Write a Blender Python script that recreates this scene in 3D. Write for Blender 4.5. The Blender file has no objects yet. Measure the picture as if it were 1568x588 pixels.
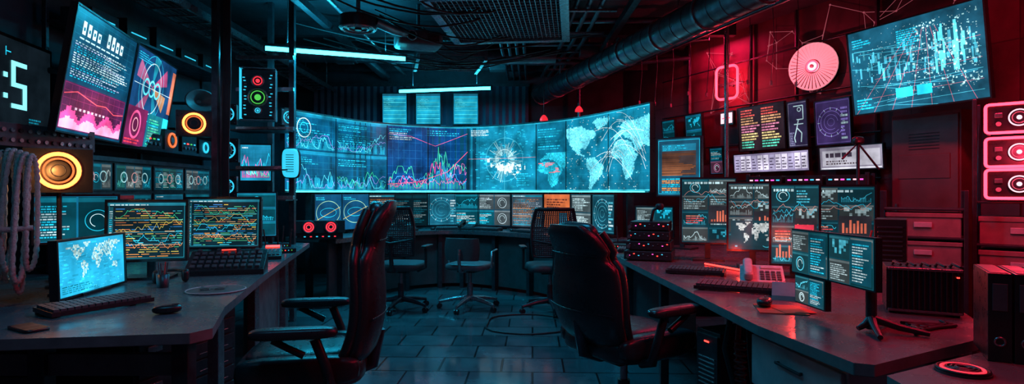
import bpy, math, random
from mathutils import Matrix, Vector
R=random.Random(7)
sc=bpy.context.scene
try:
    sc.view_settings.view_transform='Standard'; sc.view_settings.look='None'
except Exception: pass

# ------------------------------------------------------------ materials
MATS={}
def mat(name,col,rough=.5,metal=0.,var=.35,scale=8.,bump=.0,col2=None,emis=None,es=0.,coat=0.):
    m=bpy.data.materials.new(name); m.use_nodes=True; nt=m.node_tree; b=nt.nodes['Principled BSDF']
    tc=nt.nodes.new('ShaderNodeTexCoord'); n=nt.nodes.new('ShaderNodeTexNoise'); n.inputs['Scale'].default_value=scale; n.inputs['Detail'].default_value=8; n.inputs['Roughness'].default_value=.65
    nt.links.new(tc.outputs['Object'],n.inputs['Vector'])
    mx=nt.nodes.new('ShaderNodeMix'); mx.data_type='RGBA'
    c2=col2 or tuple(c*(1-var) for c in col)
    mx.inputs[6].default_value=(*col,1); mx.inputs[7].default_value=(*c2,1)
    fr=nt.nodes.new('ShaderNodeMapRange'); fr.inputs['From Min'].default_value=.3; fr.inputs['From Max'].default_value=.7
    nt.links.new(n.outputs['Fac'],fr.inputs['Value'])
    nt.links.new(fr.outputs['Result'],mx.inputs[0]); nt.links.new(mx.outputs[2],b.inputs['Base Color'])
    b.inputs['Metallic'].default_value=metal
    mr=nt.nodes.new('ShaderNodeMapRange'); mr.inputs['To Min'].default_value=max(.05,rough-.10); mr.inputs['To Max'].default_value=min(1,rough+.12)
    nt.links.new(fr.outputs['Result'],mr.inputs['Value']); nt.links.new(mr.outputs['Result'],b.inputs['Roughness'])
    if bump>0:
        bp=nt.nodes.new('ShaderNodeBump'); bp.inputs['Strength'].default_value=bump; bp.inputs['Distance'].default_value=.01
        nt.links.new(n.outputs['Fac'],bp.inputs['Height']); nt.links.new(bp.outputs['Normal'],b.inputs['Normal'])
    if emis:
        b.inputs['Emission Color'].default_value=(*emis,1); b.inputs['Emission Strength'].default_value=es
    if coat: b.inputs['Coat Weight'].default_value=coat
    MATS[name]=m; return m
mat('black_plastic',(.018,.021,.024),.32,scale=30,var=.4)
mat('grey_plastic',(.08,.092,.10),.42,scale=20,var=.4)
mat('pale_plastic',(.5,.5,.51),.42,scale=20)
mat('dark_metal',(.07,.085,.10),.38,.7,scale=14,var=.6,bump=.06)
mat('steel',(.40,.43,.46),.3,.9,scale=22,var=.5)
mat('duct_metal',(.24,.28,.32),.34,.85,scale=6,var=.7,bump=.08)
mat('leather',(.022,.024,.028),.30,scale=25,bump=.12,var=.25)
mat('leather_trim',(.22,.03,.05),.4,scale=60,bump=.2)
mat('mesh_fabric',(.03,.035,.04),.6,scale=80)
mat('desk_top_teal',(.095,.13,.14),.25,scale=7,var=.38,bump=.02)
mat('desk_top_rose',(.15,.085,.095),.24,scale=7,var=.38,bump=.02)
mat('desk_edge',(.16,.17,.175),.4,scale=9,var=.5)
mat('desk_side',(.06,.065,.07),.5,scale=5,var=.6)
mat('drawer_paint',(.50,.47,.48),.38,scale=6,var=.4)
mat('storage_box',(.28,.17,.17),.6,scale=7,var=.5)
mat('rope_fibre',(.62,.60,.55),.8,scale=120,bump=.8)
mat('wall_blue',(.028,.048,.065),.6,scale=2.5,var=.8,bump=.5)
mat('ceiling_paint',(.028,.040,.050),.7,scale=3,var=.7,bump=.4)
mat('notepad_teal',(.02,.30,.30),.6)
mat('note_red',(.7,.10,.05),.6)
mat('paper_white',(.45,.45,.44),.7)
mat('cable_rubber',(.015,.015,.017),.5)
mat('cable_red',(.5,.03,.03),.5)
mat('red_cone',(.4,.01,.015),.4,emis=(1,.03,.05),es=.9)
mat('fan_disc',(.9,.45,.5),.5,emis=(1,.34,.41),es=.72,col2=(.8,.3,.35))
mat('door_rose',(.20,.04,.055),.4,scale=3,var=.5)
mat('curtain_blue',(.02,.07,.12),.6,scale=3,var=.5)
def emi(name,c,s):
    m=bpy.data.materials.new(name); m.use_nodes=True; nt=m.node_tree; b=nt.nodes['Principled BSDF']
    b.inputs['Base Color'].default_value=(.1,.1,.1,1)
    tc=nt.nodes.new('ShaderNodeTexCoord'); n=nt.nodes.new('ShaderNodeTexNoise'); n.inputs['Scale'].default_value=9
    nt.links.new(tc.outputs['Object'],n.inputs['Vector'])
    mr=nt.nodes.new('ShaderNodeMapRange'); mr.inputs['To Min'].default_value=s*.85; mr.inputs['To Max'].default_value=s*1.15
    nt.links.new(n.outputs['Fac'],mr.inputs['Value']); nt.links.new(mr.outputs['Result'],b.inputs['Emission Strength'])
    b.inputs['Emission Color'].default_value=(*c,1); MATS[name]=m; return m
emi('tube_cyan',(.05,.80,1.),8)
emi('neon_red',(1,.014,.026),13)
emi('neon_pink',(1,.016,.032),13)
emi('neon_white',(1,.50,.58),1.8)
emi('ring_warm',(1,.15,.03),7)
emi('ring_orange',(1,.20,.04),1.0)
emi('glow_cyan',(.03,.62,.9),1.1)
emi('glow_green',(.10,.8,.10),.8)
emi('glow_red',(1,.03,.05),1.6)
emi('led_magenta',(1,.08,.5),2)
emi('led_red',(1,.03,.02),5)
emi('wire_glow',(.8,.16,.22),.35)
emi('digit_cyan',(.25,.9,1),1.4)
def scrmat(name,samp):
    m=bpy.data.materials.new(name); m.use_nodes=True; nt=m.node_tree; b=nt.nodes['Principled BSDF']
    b.inputs['Base Color'].default_value=(.004,.004,.005,1); b.inputs['Roughness'].default_value=.25; b.inputs['Specular IOR Level'].default_value=.25
    a=nt.nodes.new('ShaderNodeAttribute'); a.attribute_name='Col'
    tc=nt.nodes.new('ShaderNodeTexCoord'); n=nt.nodes.new('ShaderNodeTexNoise'); n.inputs['Scale'].default_value=5; n.inputs['Detail'].default_value=6
    nt.links.new(tc.outputs['Object'],n.inputs['Vector'])
    mr=nt.nodes.new('ShaderNodeMapRange'); mr.inputs['From Min'].default_value=.3; mr.inputs['From Max'].default_value=.7
    mr.inputs['To Min'].default_value=.5 ; mr.inputs['To Max'].default_value=1.9
    nt.links.new(n.outputs['Fac'],mr.inputs['Value'])
    nt.links.new(a.outputs['Color'],b.inputs['Emission Color']); nt.links.new(mr.outputs['Result'],b.inputs['Emission Strength'])
    try: m.cycles.emission_sampling=samp
    except Exception: pass
    MATS[name]=m
scrmat('screen_backlight','FRONT'); scrmat('screen_graphics','NONE')

def brick_mat(name,c1,c2,mortar,bw,rh,ms,rough,bump,axis='xy',rot=0,off=.5,nscale=3.5,nf=.4):
    m=bpy.data.materials.new(name); m.use_nodes=True; nt=m.node_tree; b=nt.nodes['Principled BSDF']
    tc=nt.nodes.new('ShaderNodeTexCoord'); br=nt.nodes.new('ShaderNodeTexBrick')
    mp=nt.nodes.new('ShaderNodeMapping'); mp.inputs['Rotation'].default_value=rot if isinstance(rot,tuple) else (0,0,math.radians(rot))
    nt.links.new(tc.outputs['Object'],mp.inputs['Vector']); nt.links.new(mp.outputs['Vector'],br.inputs['Vector'])
    br.offset=off; br.inputs['Scale'].default_value=1; br.inputs['Brick Width'].default_value=bw; br.inputs['Row Height'].default_value=rh
    br.inputs['Mortar Size'].default_value=ms; br.inputs['Mortar Smooth'].default_value=.3
    br.inputs['Color1'].default_value=(*c1,1); br.inputs['Color2'].default_value=(*c2,1); br.inputs['Mortar'].default_value=(*mortar,1)
    n=nt.nodes.new('ShaderNodeTexNoise'); n.inputs['Scale'].default_value=nscale; n.inputs['Detail'].default_value=9; n.inputs['Roughness'].default_value=.62
    nt.links.new(tc.outputs['Object'],n.inputs['Vector'])
    fr=nt.nodes.new('ShaderNodeMapRange'); fr.inputs['From Min'].default_value=.3; fr.inputs['From Max'].default_value=.7; fr.inputs['To Min'].default_value=.25
    nt.links.new(n.outputs['Fac'],fr.inputs['Value'])
    mx=nt.nodes.new('ShaderNodeMix'); mx.data_type='RGBA'; mx.blend_type='MULTIPLY'; mx.inputs[0].default_value=nf
    nt.links.new(br.outputs['Color'],mx.inputs[6]); nt.links.new(fr.outputs['Result'],mx.inputs[7]); nt.links.new(mx.outputs[2],b.inputs['Base Color'])
    mr=nt.nodes.new('ShaderNodeMapRange'); mr.inputs['From Min'].default_value=.3; mr.inputs['From Max'].default_value=.7; mr.inputs['To Min'].default_value=rough[0]; mr.inputs['To Max'].default_value=rough[1]
    nt.links.new(n.outputs['Fac'],mr.inputs['Value']); nt.links.new(mr.outputs['Result'],b.inputs['Roughness'])
    bp=nt.nodes.new('ShaderNodeBump'); bp.inputs['Strength'].default_value=bump; bp.inputs['Distance'].default_value=.006; bp.invert=True
    nt.links.new(br.outputs['Fac'],bp.inputs['Height']); nt.links.new(bp.outputs['Normal'],b.inputs['Normal'])
    MATS[name]=m
brick_mat('floor_tiles',(.075,.15,.165),(.045,.10,.115),(.010,.016,.018),.44,.34,.008,(.05,.20),.5,rot=2,nf=.6)
A0=Vector((1.70,9.0));A1=Vector((3.8,4.4)); tA=(A1-A0).normalized(); nA=Vector((tA.y,-tA.x)); 
if nA.x>0: nA=-nA
YA=math.degrees(math.atan2(tA.y,tA.x))
brick_mat('wall_rose',(.19,.055,.08),(.15,.045,.065),(.09,.03,.045),.95,.8,.006,(.5,.7),.3,rot=(math.radians(-90),0,0),nscale=2.4,nf=.95)

# ------------------------------------------------------------ mesh builder
def frame(x,y,z,yaw=0,tilt=0,roll=0):
    return Matrix.Translation((x,y,z))@Matrix.Rotation(math.radians(yaw),4,'Z')@Matrix.Rotation(math.radians(tilt),4,'X')@Matrix.Rotation(math.radians(roll),4,'Y')
class MB:
    def __init__(s,name,M=None):
        s.name=name;s.v=[];s.f=[];s.mi=[];s.c=[];s.sm=[];s.slots=[];s.M=M or Matrix();s.T=Matrix()
    def mslot(s,m):
        if m not in s.slots: s.slots.append(m)
        return s.slots.index(m)
    def add(s,vs,fs,m,smooth=False,col=(0,0,0)):
        o=len(s.v); T=s.T
        s.v+= [tuple(T@Vector(p)) for p in vs]; k=s.mslot(m)
        for f in fs:
            s.f.append(tuple(i+o for i in f)); s.mi.append(k); s.sm.append(smooth); s.c.append(col)
    def box(s,cx,cy,cz,sx,sy,sz,m,b=0.):
        x,y,z=sx/2,sy/2,sz/2
        vs=[(cx+a*x,cy+d*y,cz+e*z) for e in(-1,1) for d in(-1,1) for a in(-1,1)]
        s.add(vs,[(0,2,3,1),(4,5,7,6),(0,1,5,4),(2,6,7,3),(0,4,6,2),(1,3,7,5)],m)
    def b2(s,x0,x1,y0,y1,z0,z1,m): s.box((x0+x1)/2,(y0+y1)/2,(z0+z1)/2,abs(x1-x0),abs(y1-y0),abs(z1-z0),m)
    def prism(s,poly,z0,z1,m,mtop=None):
        n=len(poly)
        vs=[(p[0],p[1],z0) for p in poly]+[(p[0],p[1],z1) for p in poly]
        s.add(vs,[tuple(reversed(range(n)))]+[(i,(i+1)%n,n+(i+1)%n,n+i) for i in range(n)],m)
        s.add([(p[0],p[1],z1) for p in poly],[tuple(range(n))],mtop or m)
    def tube(s,path,r,m,n=8,closed=False,caps=True):
        P=[Vector(p) for p in path]; k=len(P); rs=r if isinstance(r,(list,tuple)) else [r]*k
        vs=[];up=None
        for i in range(k):
            if closed: t=P[(i+1)%k]-P[i-1]
            else: t=P[min(i+1,k-1)]-P[max(i-1,0)]
            if t.length<1e-9: t=Vector((0,0,1))
            t.normalize()
            if up is None:
                up=Vector((0,0,1)) if abs(t.z)<.9 else Vector((1,0,0))
            a=t.cross(up)
            if a.length<1e-5: a=t.cross(Vector((0,1,.1)))
            a.normalize(); b=a.cross(t).normalized(); up=b
            for j in range(n):
                w=2*math.pi*j/n; vs.append(tuple(P[i]+(a*math.cos(w)+b*math.sin(w))*rs[i]))
        fs=[]
        for i in range(k if closed else k-1):
            for j in range(n):
                i2=(i+1)%k; fs.append((i*n+j,i2*n+j,i2*n+(j+1)%n,i*n+(j+1)%n))
        s.add(vs,fs,m,True)
        if caps and not closed:
            s.add(vs[:n],[tuple(range(n))],m); s.add(vs[-n:],[tuple(reversed(range(n)))],m)
    def cyl(s,a,b,r,m,n=16,r2=None): s.tube([a,b],[r,r if r2 is None else r2],m,n)
    def ring(s,c,R_,r,m,axis='y',n=28,k=8,sx=1,sz=1):
        pts=[]
        for i in range(n):
            w=2*math.pi*i/n; a,b=R_*math.cos(w)*sx,R_*math.sin(w)*sz
            pts.append((c[0]+a,c[1],c[2]+b) if axis=='y' else (c[0]+a,c[1]+b,c[2]))
        s.tube(pts,r,m,k,closed=True)
    def sell(s,c,size,m,e=.35,n=20,k=12,T=None):
        def p(v,e_): return math.copysign(abs(v)**e_,v)
        vs=[]
        for i in range(k+1):
            ph=-math.pi/2+math.pi*i/k
            for j in range(n):
                th=2*math.pi*j/n
                q=Vector((p(math.cos(ph),e)*p(math.cos(th),e)*size[0]/2,p(math.cos(ph),e)*p(math.sin(th),e)*size[1]/2,p(math.sin(ph),e)*size[2]/2))
                if T: q=T@q
                vs.append((c[0]+q.x,c[1]+q.y,c[2]+q.z))
        fs=[(i*n+j,i*n+(j+1)%n,(i+1)*n+(j+1)%n,(i+1)*n+j) for i in range(k) for j in range(n)]
        s.add(vs,fs,m,True)
    def loft(s,rings,m,smooth=True):
        n=len(rings[0]); vs=[p for r in rings for p in r]
        fs=[(i*n+j,i*n+(j+1)%n,(i+1)*n+(j+1)%n,(i+1)*n+j) for i in range(len(rings)-1) for j in range(n)]
        s.add(vs,fs,m,smooth); s.add(rings[0],[tuple(reversed(range(n)))],m); s.add(rings[-1],[tuple(range(n))],m)
    def canvas(s,cv,fn):
        for idx,(pts,l,c) in enumerate(cv.q):
            off=.0006*l+idx*1.5e-7
            if c[0]<.5*c[1]: c=(c[0]*.4,c[1],c[2]*1.15)
            s.add([fn(x,y,off) for x,y in pts],[tuple(range(len(pts)))],'screen_backlight' if l<1 else 'screen_graphics',False,c)
    def flat(s,cv,cx=0,cy=0,cz=0):
        s.canvas(cv,lambda x,y,o:(cx+x-cv.w/2,cy-o,cz+y-cv.h/2))
    def done(s,bevel=0):
        me=bpy.data.meshes.new(s.name); me.from_pydata(s.v,[],s.f)
        for k in s.slots: me.materials.append(MATS[k])
        me.polygons.foreach_set('material_index',s.mi); me.polygons.foreach_set('use_smooth',s.sm)
        if any(k.startswith('screen') for k in s.slots):
            at=me.color_attributes.new('Col','FLOAT_COLOR','CORNER'); d=[]
            for f,c in zip(s.f,s.c): d+= [c[0],c[1],c[2],1.]*len(f)
            at.data.foreach_set('color',d)
        me.update()
        o=bpy.data.objects.new(s.name,me); sc.collection.objects.link(o); o.matrix_world=s.M
        if bevel:
            bv=o.modifiers.new('bevel','BEVEL'); bv.width=bevel; bv.segments=2; bv.limit_method='ANGLE'; bv.angle_limit=math.radians(50)
        return o

# ------------------------------------------------------------ screen drawing
CY=(.05,.70,.9); CYD=(.02,.22,.30); WH=(.65,.93,1); OR=(.95,.36,.08); RD=(.95,.05,.10); GR=(.12,.8,.35); MG=(.9,.10,.45); BL=(.02,.16,.6); YE=(.9,.7,.12)
def mul(c,k): return tuple(a*k for a in c)
class Canvas:
    def __init__(s,w,h,bg=(.006,.02,.03),tx=1,x0=0):
        s.w,s.h=w,h; s.q=[]; s.box=(0,0,1,1)
        for i in range(tx): s.q.append(([(w*i/tx,0),(w*(i+1)/tx,0),(w*(i+1)/tx,h),(w*i/tx,h)],0,bg))
    def X(s,x): return (s.box[0]+x*s.box[2])*s.w
    def Y(s,y): return (s.box[1]+y*s.box[3])*s.h
    def sub(s,x,y,w,h): s.box=(x,y,w,h)
    def rect(s,x,y,w,h,c,l=1,maxw=.09):
        if l==1 and x==0 and y==0 and w==1 and h==1: l=.5
        a,b,x0,y0=s.X(x),s.X(x+w),s.Y(y),s.Y(y+h)
        n=max(1,int(math.ceil((b-a)/maxw)))
        for i in range(n):
            p,q=a+(b-a)*i/n,a+(b-a)*(i+1)/n
            s.q.append(([(p,x0),(q,x0),(q,y0),(p,y0)],l,c))
    def line(s,pts,t,c,l=2):
        P=[(min(max(s.X(a),0),s.w),min(max(s.Y(b),0),s.h)) for a,b in pts]; s.lm(P,t,c,l)
    def lm(s,P,t,c,l=2):
        for (x0,y0),(x1,y1) in zip(P,P[1:]):
            dx,dy=x1-x0,y1-y0; L=math.hypot(dx,dy)
            if L<1e-6: continue
            n=max(1,int(L/.1)); nx,ny=-dy/L*t/2,dx/L*t/2
            for i in range(n):
                a0,a1=i/n,(i+1)/n
                p=(x0+dx*a0,y0+dy*a0);q=(x0+dx*a1,y0+dy*a1)
                s.q.append(([(p[0]-nx,p[1]-ny),(q[0]-nx,q[1]-ny),(q[0]+nx,q[1]+ny),(p[0]+nx,p[1]+ny)],l,c))
    def ring(s,cx,cy,r,t,c,l=2,a0=0,a1=360,n=28,sx=1,sy=1):
        X,Y=s.X(cx),s.Y(cy)
        P=[(X+r*sx*math.cos(math.radians(a0+(a1-a0)*i/n)),Y+r*sy*math.sin(math.radians(a0+(a1-a0)*i/n))) for i in range(n+1)]
        s.lm([(min(max(a,0),s.w),min(max(b,0),s.h)) for a,b in P],t,c,l)
    def text(s,x,y,w,h,rows,cols,fill=.8,l=2,cut=.55,word=.12):
        rh=h/rows
        for i in range(rows):
            c=R.choice(cols); p=x; e=x+w*R.uniform(fill*.6,1)
            while p<e-.01*w:
                ww=min(e-p,w*word*R.uniform(.3,1.4)); k=R.uniform(.45,1)
                s.rect(p,y+rh*i,ww,rh*cut,mul(c,k),l); p+=ww+w*.025
    def grid(s,x,y,w,h,nx,ny,c,t=.0015,l=1):
        for i in range(nx+1): s.line([(x+w*i/nx,y),(x+w*i/nx,y+h)],t,c,l)
        for i in range(ny+1): s.line([(x,y+h*i/ny),(x+w,y+h*i/ny)],t,c,l)
    def chart(s,x,y,w,h,n,c,t=.003,vol=.25,l=3,peak=None):
        v=.4;P=[]
        for i in range(n+1):
            v+=R.uniform(-vol,vol); v=min(max(v*.96+.01,.03),.97)
            q=v
            if peak: q=min(1,v*.45+.6*math.exp(-((i/n-peak)/.13)**2)*R.uniform(.5,1.2))
            P.append((x+w*i/n,y+h*q))
        s.line(P,t,c,l)
    def bars(s,x,y,w,h,n,c,l=2):
        for i in range(n):
            k=R.uniform(.1,1); s.rect(x+w*i/n,y,w/n*.6,h*k,mul(c,.4+.6*k),l)
    def frame_(s,c,t=.003,l=2): s.line([(.02,.03),(.98,.03),(.98,.97),(.02,.97),(.02,.03)],t,c,l)
LAND=[[(-165,65),(-130,70),(-95,72),(-80,63),(-62,60),(-55,50),(-70,43),(-81,30),(-82,25),(-90,30),(-97,26),(-97,20),(-88,16),(-82,9),(-92,14),(-105,20),(-115,30),(-124,40),(-125,50),(-140,60)],
[(-50,60),(-25,70),(-20,80),(-55,82),(-65,76)],
[(-80,8),(-60,10),(-50,0),(-35,-7),(-40,-22),(-55,-35),(-65,-45),(-70,-54),(-75,-48),(-71,-20),(-81,-5)],
[(-10,36),(-9,44),(0,49),(8,55),(5,60),(18,70),(40,67),(60,70),(100,77),(140,73),(178,68),(160,60),(142,52),(130,42),(122,38),(121,28),(108,20),(105,9),(98,15),(90,22),(80,9),(73,20),(60,25),(57,18),(45,13),(36,30),(28,37),(20,38),(12,45),(3,42)],
[(-17,15),(-8,34),(10,37),(32,31),(43,11),(51,11),(40,-5),(40,-17),(32,-28),(20,-35),(12,-17),(9,3),(-8,5)],
[(114,-22),(130,-12),(142,-11),(153,-27),(148,-38),(130,-32),(115,-34)],[(95,5),(105,-6),(120,-4),(118,6),(110,2)],[(131,33),(141,36),(143,43),(138,36)],[(44,-25),(50,-15),(47,-25)]]
def inside(x,y,p):
    r=False;j=len(p)-1
    for i in range(len(p)):
        xi,yi=p[i];xj,yj=p[j]
        if (yi>y)!=(yj>y) and x<(xj-xi)*(y-yi)/(yj-yi)+xi: r=not r
        j=i
    return r
def worldmap(cv,x,y,w,h,c,lon=(-170,180),lat=(-57,80),cell=.02,l=1,sparse=0.):
    W,H=cv.w*cv.box[2]*w,cv.h*cv.box[3]*h; nx,ny=max(8,int(W/cell)),max(6,int(H/cell))
    for i in range(nx):
        for j in range(ny):
            lo=lon[0]+(lon[1]-lon[0])*(i+.5)/nx+R.uniform(-1,1); la=lat[0]+(lat[1]-lat[0])*(j+.5)/ny+R.uniform(-1,1)
            if any(inside(lo,la,p) for p in LAND) and R.random()>=sparse:
                cv.rect(x+w*i/nx,y+h*j/ny,w/nx*1.01,h/ny*1.01,mul(c,R.uniform(.5,1.15)),l)
def d_log(cols,hdr=CY,bg=(.004,.012,.018),rows=16):
    def f(cv):
        cv.rect(0,.92,1,.05,mul(hdr,.25)); cv.text(.04,.93,.5,.04,1,[WH])
        for k in range(2): cv.text(.05,.08,.9,.8,rows,cols,.75,2+k,.35,.05)
        cv.rect(.03,.05,.94,.012,mul(hdr,.8),3)
        for j in (.33,.55): cv.rect(.03,j,.6,.012,mul(OR,.9),4)
    return f
def d_multi(seed):
    def f(cv):
        cv.rect(0,.93,1,.05,(.03,.16,.2)); cv.text(.03,.935,.6,.035,1,[WH],.9,2)
        cv.rect(.02,.04,.05,.87,(.02,.10,.12)); cv.text(.025,.06,.04,.8,22,[CY,WH],1,3,.4,.6)
        cs=[OR,YE,(.85,.25,.10),(.12,.65,.75),(.25,.6,.25),(.8,.5,.25),(.12,.35,.8)]
        for i in range(22):
            y=.05+.039*i; x=.10; c=cs[(i//2+seed)%7]
            while x<.92:
                w=R.uniform(.01,.16)
                if R.random()<.72: cv.rect(x,y,min(w,.95-x),.008+.006*R.random(),mul(c if R.random()<.7 else R.choice(cs),R.uniform(.4,1)),2)
                x+=w+R.uniform(.004,.03)
        for i,c in enumerate((OR,CY,YE,GR)): cv.chart(.10,.10+.19*i,.86,.20,46,mul(c,.9),.0016,.3,4)
        for j in (.26,.47,.68): cv.rect(.08,j,.88,.008,(.15,.35,.4),3)
        cv.frame_((.05,.3,.36),.002,5)
    return f
def d_chart(c1,c2,c3,n=40):
    def f(cv):
        cv.grid(.04,.08,.92,.8,8,6,mul(c1,.14)); cv.bars(.05,.08,.9,.3,n,mul(c2,.6))
        cv.chart(.05,.15,.9,.75,n,c1,.004); cv.chart(.05,.15,.9,.6,n,c2,.003); cv.chart(.05,.1,.9,.5,n,c3,.003)
        cv.text(.05,.9,.4,.06,1,[WH]); cv.frame_(mul(c1,.4))
    return f
def d_hud(c,c2=WH):
    def f(cv):
        r=min(cv.w*cv.box[2],cv.h*cv.box[3]); cv.grid(.04,.06,.92,.88,6,4,mul(c,.10))
        for k,q in enumerate((.38,.3,.2,.1)): cv.ring(.45,.5,r*q,.004,mul(c,.9-.15*k),2,a0=R.uniform(0,60),a1=R.uniform(280,380))
        for a in range(0,360,30):
            X,Y=cv.X(.45),cv.Y(.5); ca,sa=math.cos(math.radians(a)),math.sin(math.radians(a))
            cv.lm([(X+r*.33*ca,Y+r*.33*sa),(X+r*.4*ca,Y+r*.4*sa)],.003,c2,3)
        cv.text(.74,.1,.22,.75,9,[c,c2],.7,3); cv.frame_(mul(c,.5))
    return f
def d_dash(cols,nx=2,ny=3,bg=(.01,.03,.045)):
    def f(cv):
        base=cv.box
        for i in range(nx):
            for j in range(ny):
                cv.box=(base[0]+base[2]*(i/nx+.012),base[1]+base[3]*(j/ny+.012),base[2]*(1/nx-.024),base[3]*(1/ny-.024))
                c=R.choice(cols); cv.rect(0,0,1,1,mul(c,.07)); k=R.random(); cv.rect(0,.88,1,.1,mul(c,.22))
                if k<.4: cv.text(.06,.08,.88,.75,max(4,int(10/ny)+3),[c,mul(WH,.7)],.7,2,.5)
                elif k<.65: cv.chart(.05,.1,.9,.7,24,c,.003); cv.bars(.05,.06,.9,.35,18,mul(c,.5))
                elif k<.82:
                    r=min(cv.w*cv.box[2],cv.h*cv.box[3]); cv.ring(.5,.45,r*.33,.004,c); cv.ring(.5,.45,r*.2,.003,WH,a1=250)
                else: worldmap(cv,.05,.1,.9,.75,mul(c,.8),cell=.014,l=2)
        cv.box=base
    return f

# ------------------------------------------------------------ room shell
CEIL=3.15
b=MB('floor'); b.b2(-3.5,4.6,-1.6,9.2,-.1,0,'floor_tiles'); b.done()
b=MB('ceiling'); b.b2(-3.5,4.6,-1.6,9.2,CEIL,CEIL+.1,'ceiling_paint'); b.done()
b=MB('wall_left'); b.b2(-3.4,-3.3,-1.5,9.1,0,CEIL,'wall_blue'); b.done()
b=MB('wall_back'); b.b2(-3.3,2.2,9.0,9.1,0,CEIL,'wall_blue'); b.done()
LA=(A1-A0).length
b=MB('wall_right',Matrix.Translation((A0.x,A0.y,0))@Matrix.Rotation(math.radians(YA),4,'Z')); b.b2(0,LA,0,.1,0,CEIL,'wall_rose'); b.done()
b=MB('wall_right_front',Matrix.Translation((3.82,4.42,0))@Matrix.Rotation(math.radians(-90),4,'Z')); b.b2(0,5.9,0,.1,0,CEIL,'wall_rose'); b.done()
b=MB('wall_rear'); b.b2(-3.3,3.8,-1.6,-1.5,0,CEIL,'wall_blue'); b.done()
b=MB('baseboard_left'); b.b2(-3.298,-3.28,-1.4,8.98,0.001,.1,'dark_metal'); b.done()
b=MB('baseboard_back'); b.b2(-3.25,1.6,8.98,8.998,0.001,.1,'dark_metal'); b.done()
def onA(t,off): 
    p=A0+(A1-A0)*t+nA*off; return p.x,p.y

b=MB('pleated_window_blind'); 
xs=[-3.0+i*.05 for i in range(66)]
for i,x in enumerate(xs[:-1]):
    ya,yb=8.9+(.025 if i%2 else 0),8.9+(0 if i%2 else .025)
    b.add([(x,ya,2.0),(x+.05,yb,2.0),(x+.05,yb,2.86),(x,ya,2.86)],[(0,1,2,3)],'curtain_blue')
b.b2(-3.02,.27,8.9,8.96,2.85,2.9,'dark_metal'); b.done()

# ------------------------------------------------------------ curved video wall
K=[(-2.7,5.9),(-2.52,6.5),(-1.80,7.85),(-.62,8.33),(.67,7.5),(1.44,6.1),(1.62,5.5)]
pts=[]
for i in range(1,5):
    p0,p1,p2,p3=[Vector(K[j]) for j in (i-1,i,i+1,i+2)]
    for k in range(16):
        t=k/16; pts.append(.5*((2*p1)+(-p0+p2)*t+(2*p0-5*p1+4*p2-p3)*t*t+(-p0+3*p1-3*p2+p3)*t**3))
pts.append(Vector(K[5]))
cum=[0]
for a,c in zip(pts,pts[1:]): cum.append(cum[-1]+(c-a).length)
LW=cum[-1]
def wp(s,off=0):
    s=min(max(s,0),LW-1e-6); i=0
    while cum[i+1]<s: i+=1
    f=(s-cum[i])/(cum[i+1]-cum[i]); p=pts[i].lerp(pts[i+1],f)
    def tg(k): return (pts[min(k+1,len(pts)-1)]-pts[max(k-1,0)]).normalized()
    t=tg(i).lerp(tg(i+1),f).normalized(); n=Vector((t.y,-t.x))
    return p+n*off,t
def s_of_u(r):
    lo,hi=0,LW
    for _ in range(40):
        m=(lo+hi)/2; p,_t=wp(m)
        if p.x/p.y<r: lo=m
        else: hi=m
    return lo
seams=[0]+[s_of_u((u-784)/900) for u in (513,592,655,717,822,868,933)]+[LW]
HW=.9; ZB=1.265
b=MB('curved_video_wall')
def wmap(x,y,o):
    p,_=wp(x,.012+o); return (p.x,p.y,ZB+y)
cv=Canvas(LW,HW,(.006,.05,.09),tx=60)
def region(i,j,y0=0,y1=1): cv.sub(seams[i]/LW,y0,(seams[j]-seams[i])/LW,y1-y0)
for (i,y0,y1) in ((0,0,.52),(0,.52,1),(1,0,.52),(1,.52,1)):
    region(i,i+1,y0,y1); cv.rect(0,0,1,1,(.004,.09,.18)); cv.rect(0,.9,1,.1,(.02,.26,.40)); cv.grid(.03,.06,.94,.82,8,5,(.02,.20,.31),.003)
    cv.text(.05,.66,.6,.2,4,[CY,mul(CY,.6)],.8,2,.5)
    if y0: cv.text(.05,.1,.9,.5,8,[CY,mul(CY,.5),BL],.9,2,.45,.07)
    if i==0 and y0: cv.ring(.35,.6,.11,.012,WH,3); cv.ring(.35,.6,.06,.01,CY,3)
    cv.chart(.03,.06,.94,.6,40,(.3,.95,1),.006); cv.chart(.03,.06,.94,.4,40,(.3,.3,.9),.005); cv.bars(.04,.04,.92,.35,46,(.05,.6,.8))
    if i==1 and not y0: cv.chart(.03,.06,.94,.5,40,GR,.006)
region(2,4); cv.rect(0,0,1,1,(.006,.05,.17)); cv.grid(0,.02,1,.96,14,8,(.03,.15,.38),.004)
cv.text(.03,.78,.35,.18,6,[CY,mul(WH,.7)],.8,2,.5); cv.text(.5,.86,.45,.1,3,[CY],.6,2,.4,.05)
cv.chart(.02,.05,.96,.75,90,(.15,.9,.45),.006,peak=.68); cv.chart(.02,.05,.96,.62,90,(1,.10,.35),.006,peak=.62); cv.chart(.02,.04,.96,.42,80,(.12,.5,1),.006,peak=.75); cv.chart(.02,.04,.96,.5,70,(.85,.2,.5),.005,peak=.9)
for k in range(70):
    x=.02+k*.0137; h=.04+.5*math.exp(-((x-.68)/.12)**2)*R.uniform(.35,1)+R.uniform(0,.08); cv.rect(x,.03,.005,h,(.15,.85,.65) if k%3 else (.1,.45,.9),2)
cv.line([(0,.10),(.4,.14),(.75,.3),(1,.62)],.007,(1,.12,.25),4)
cv.line([(.02,.86),(.3,.84),(.6,.7),(1,.9)],.005,(.9,.15,.4),4)
region(4,5); cv.rect(0,0,1,1,(.015,.22,.32))
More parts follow.
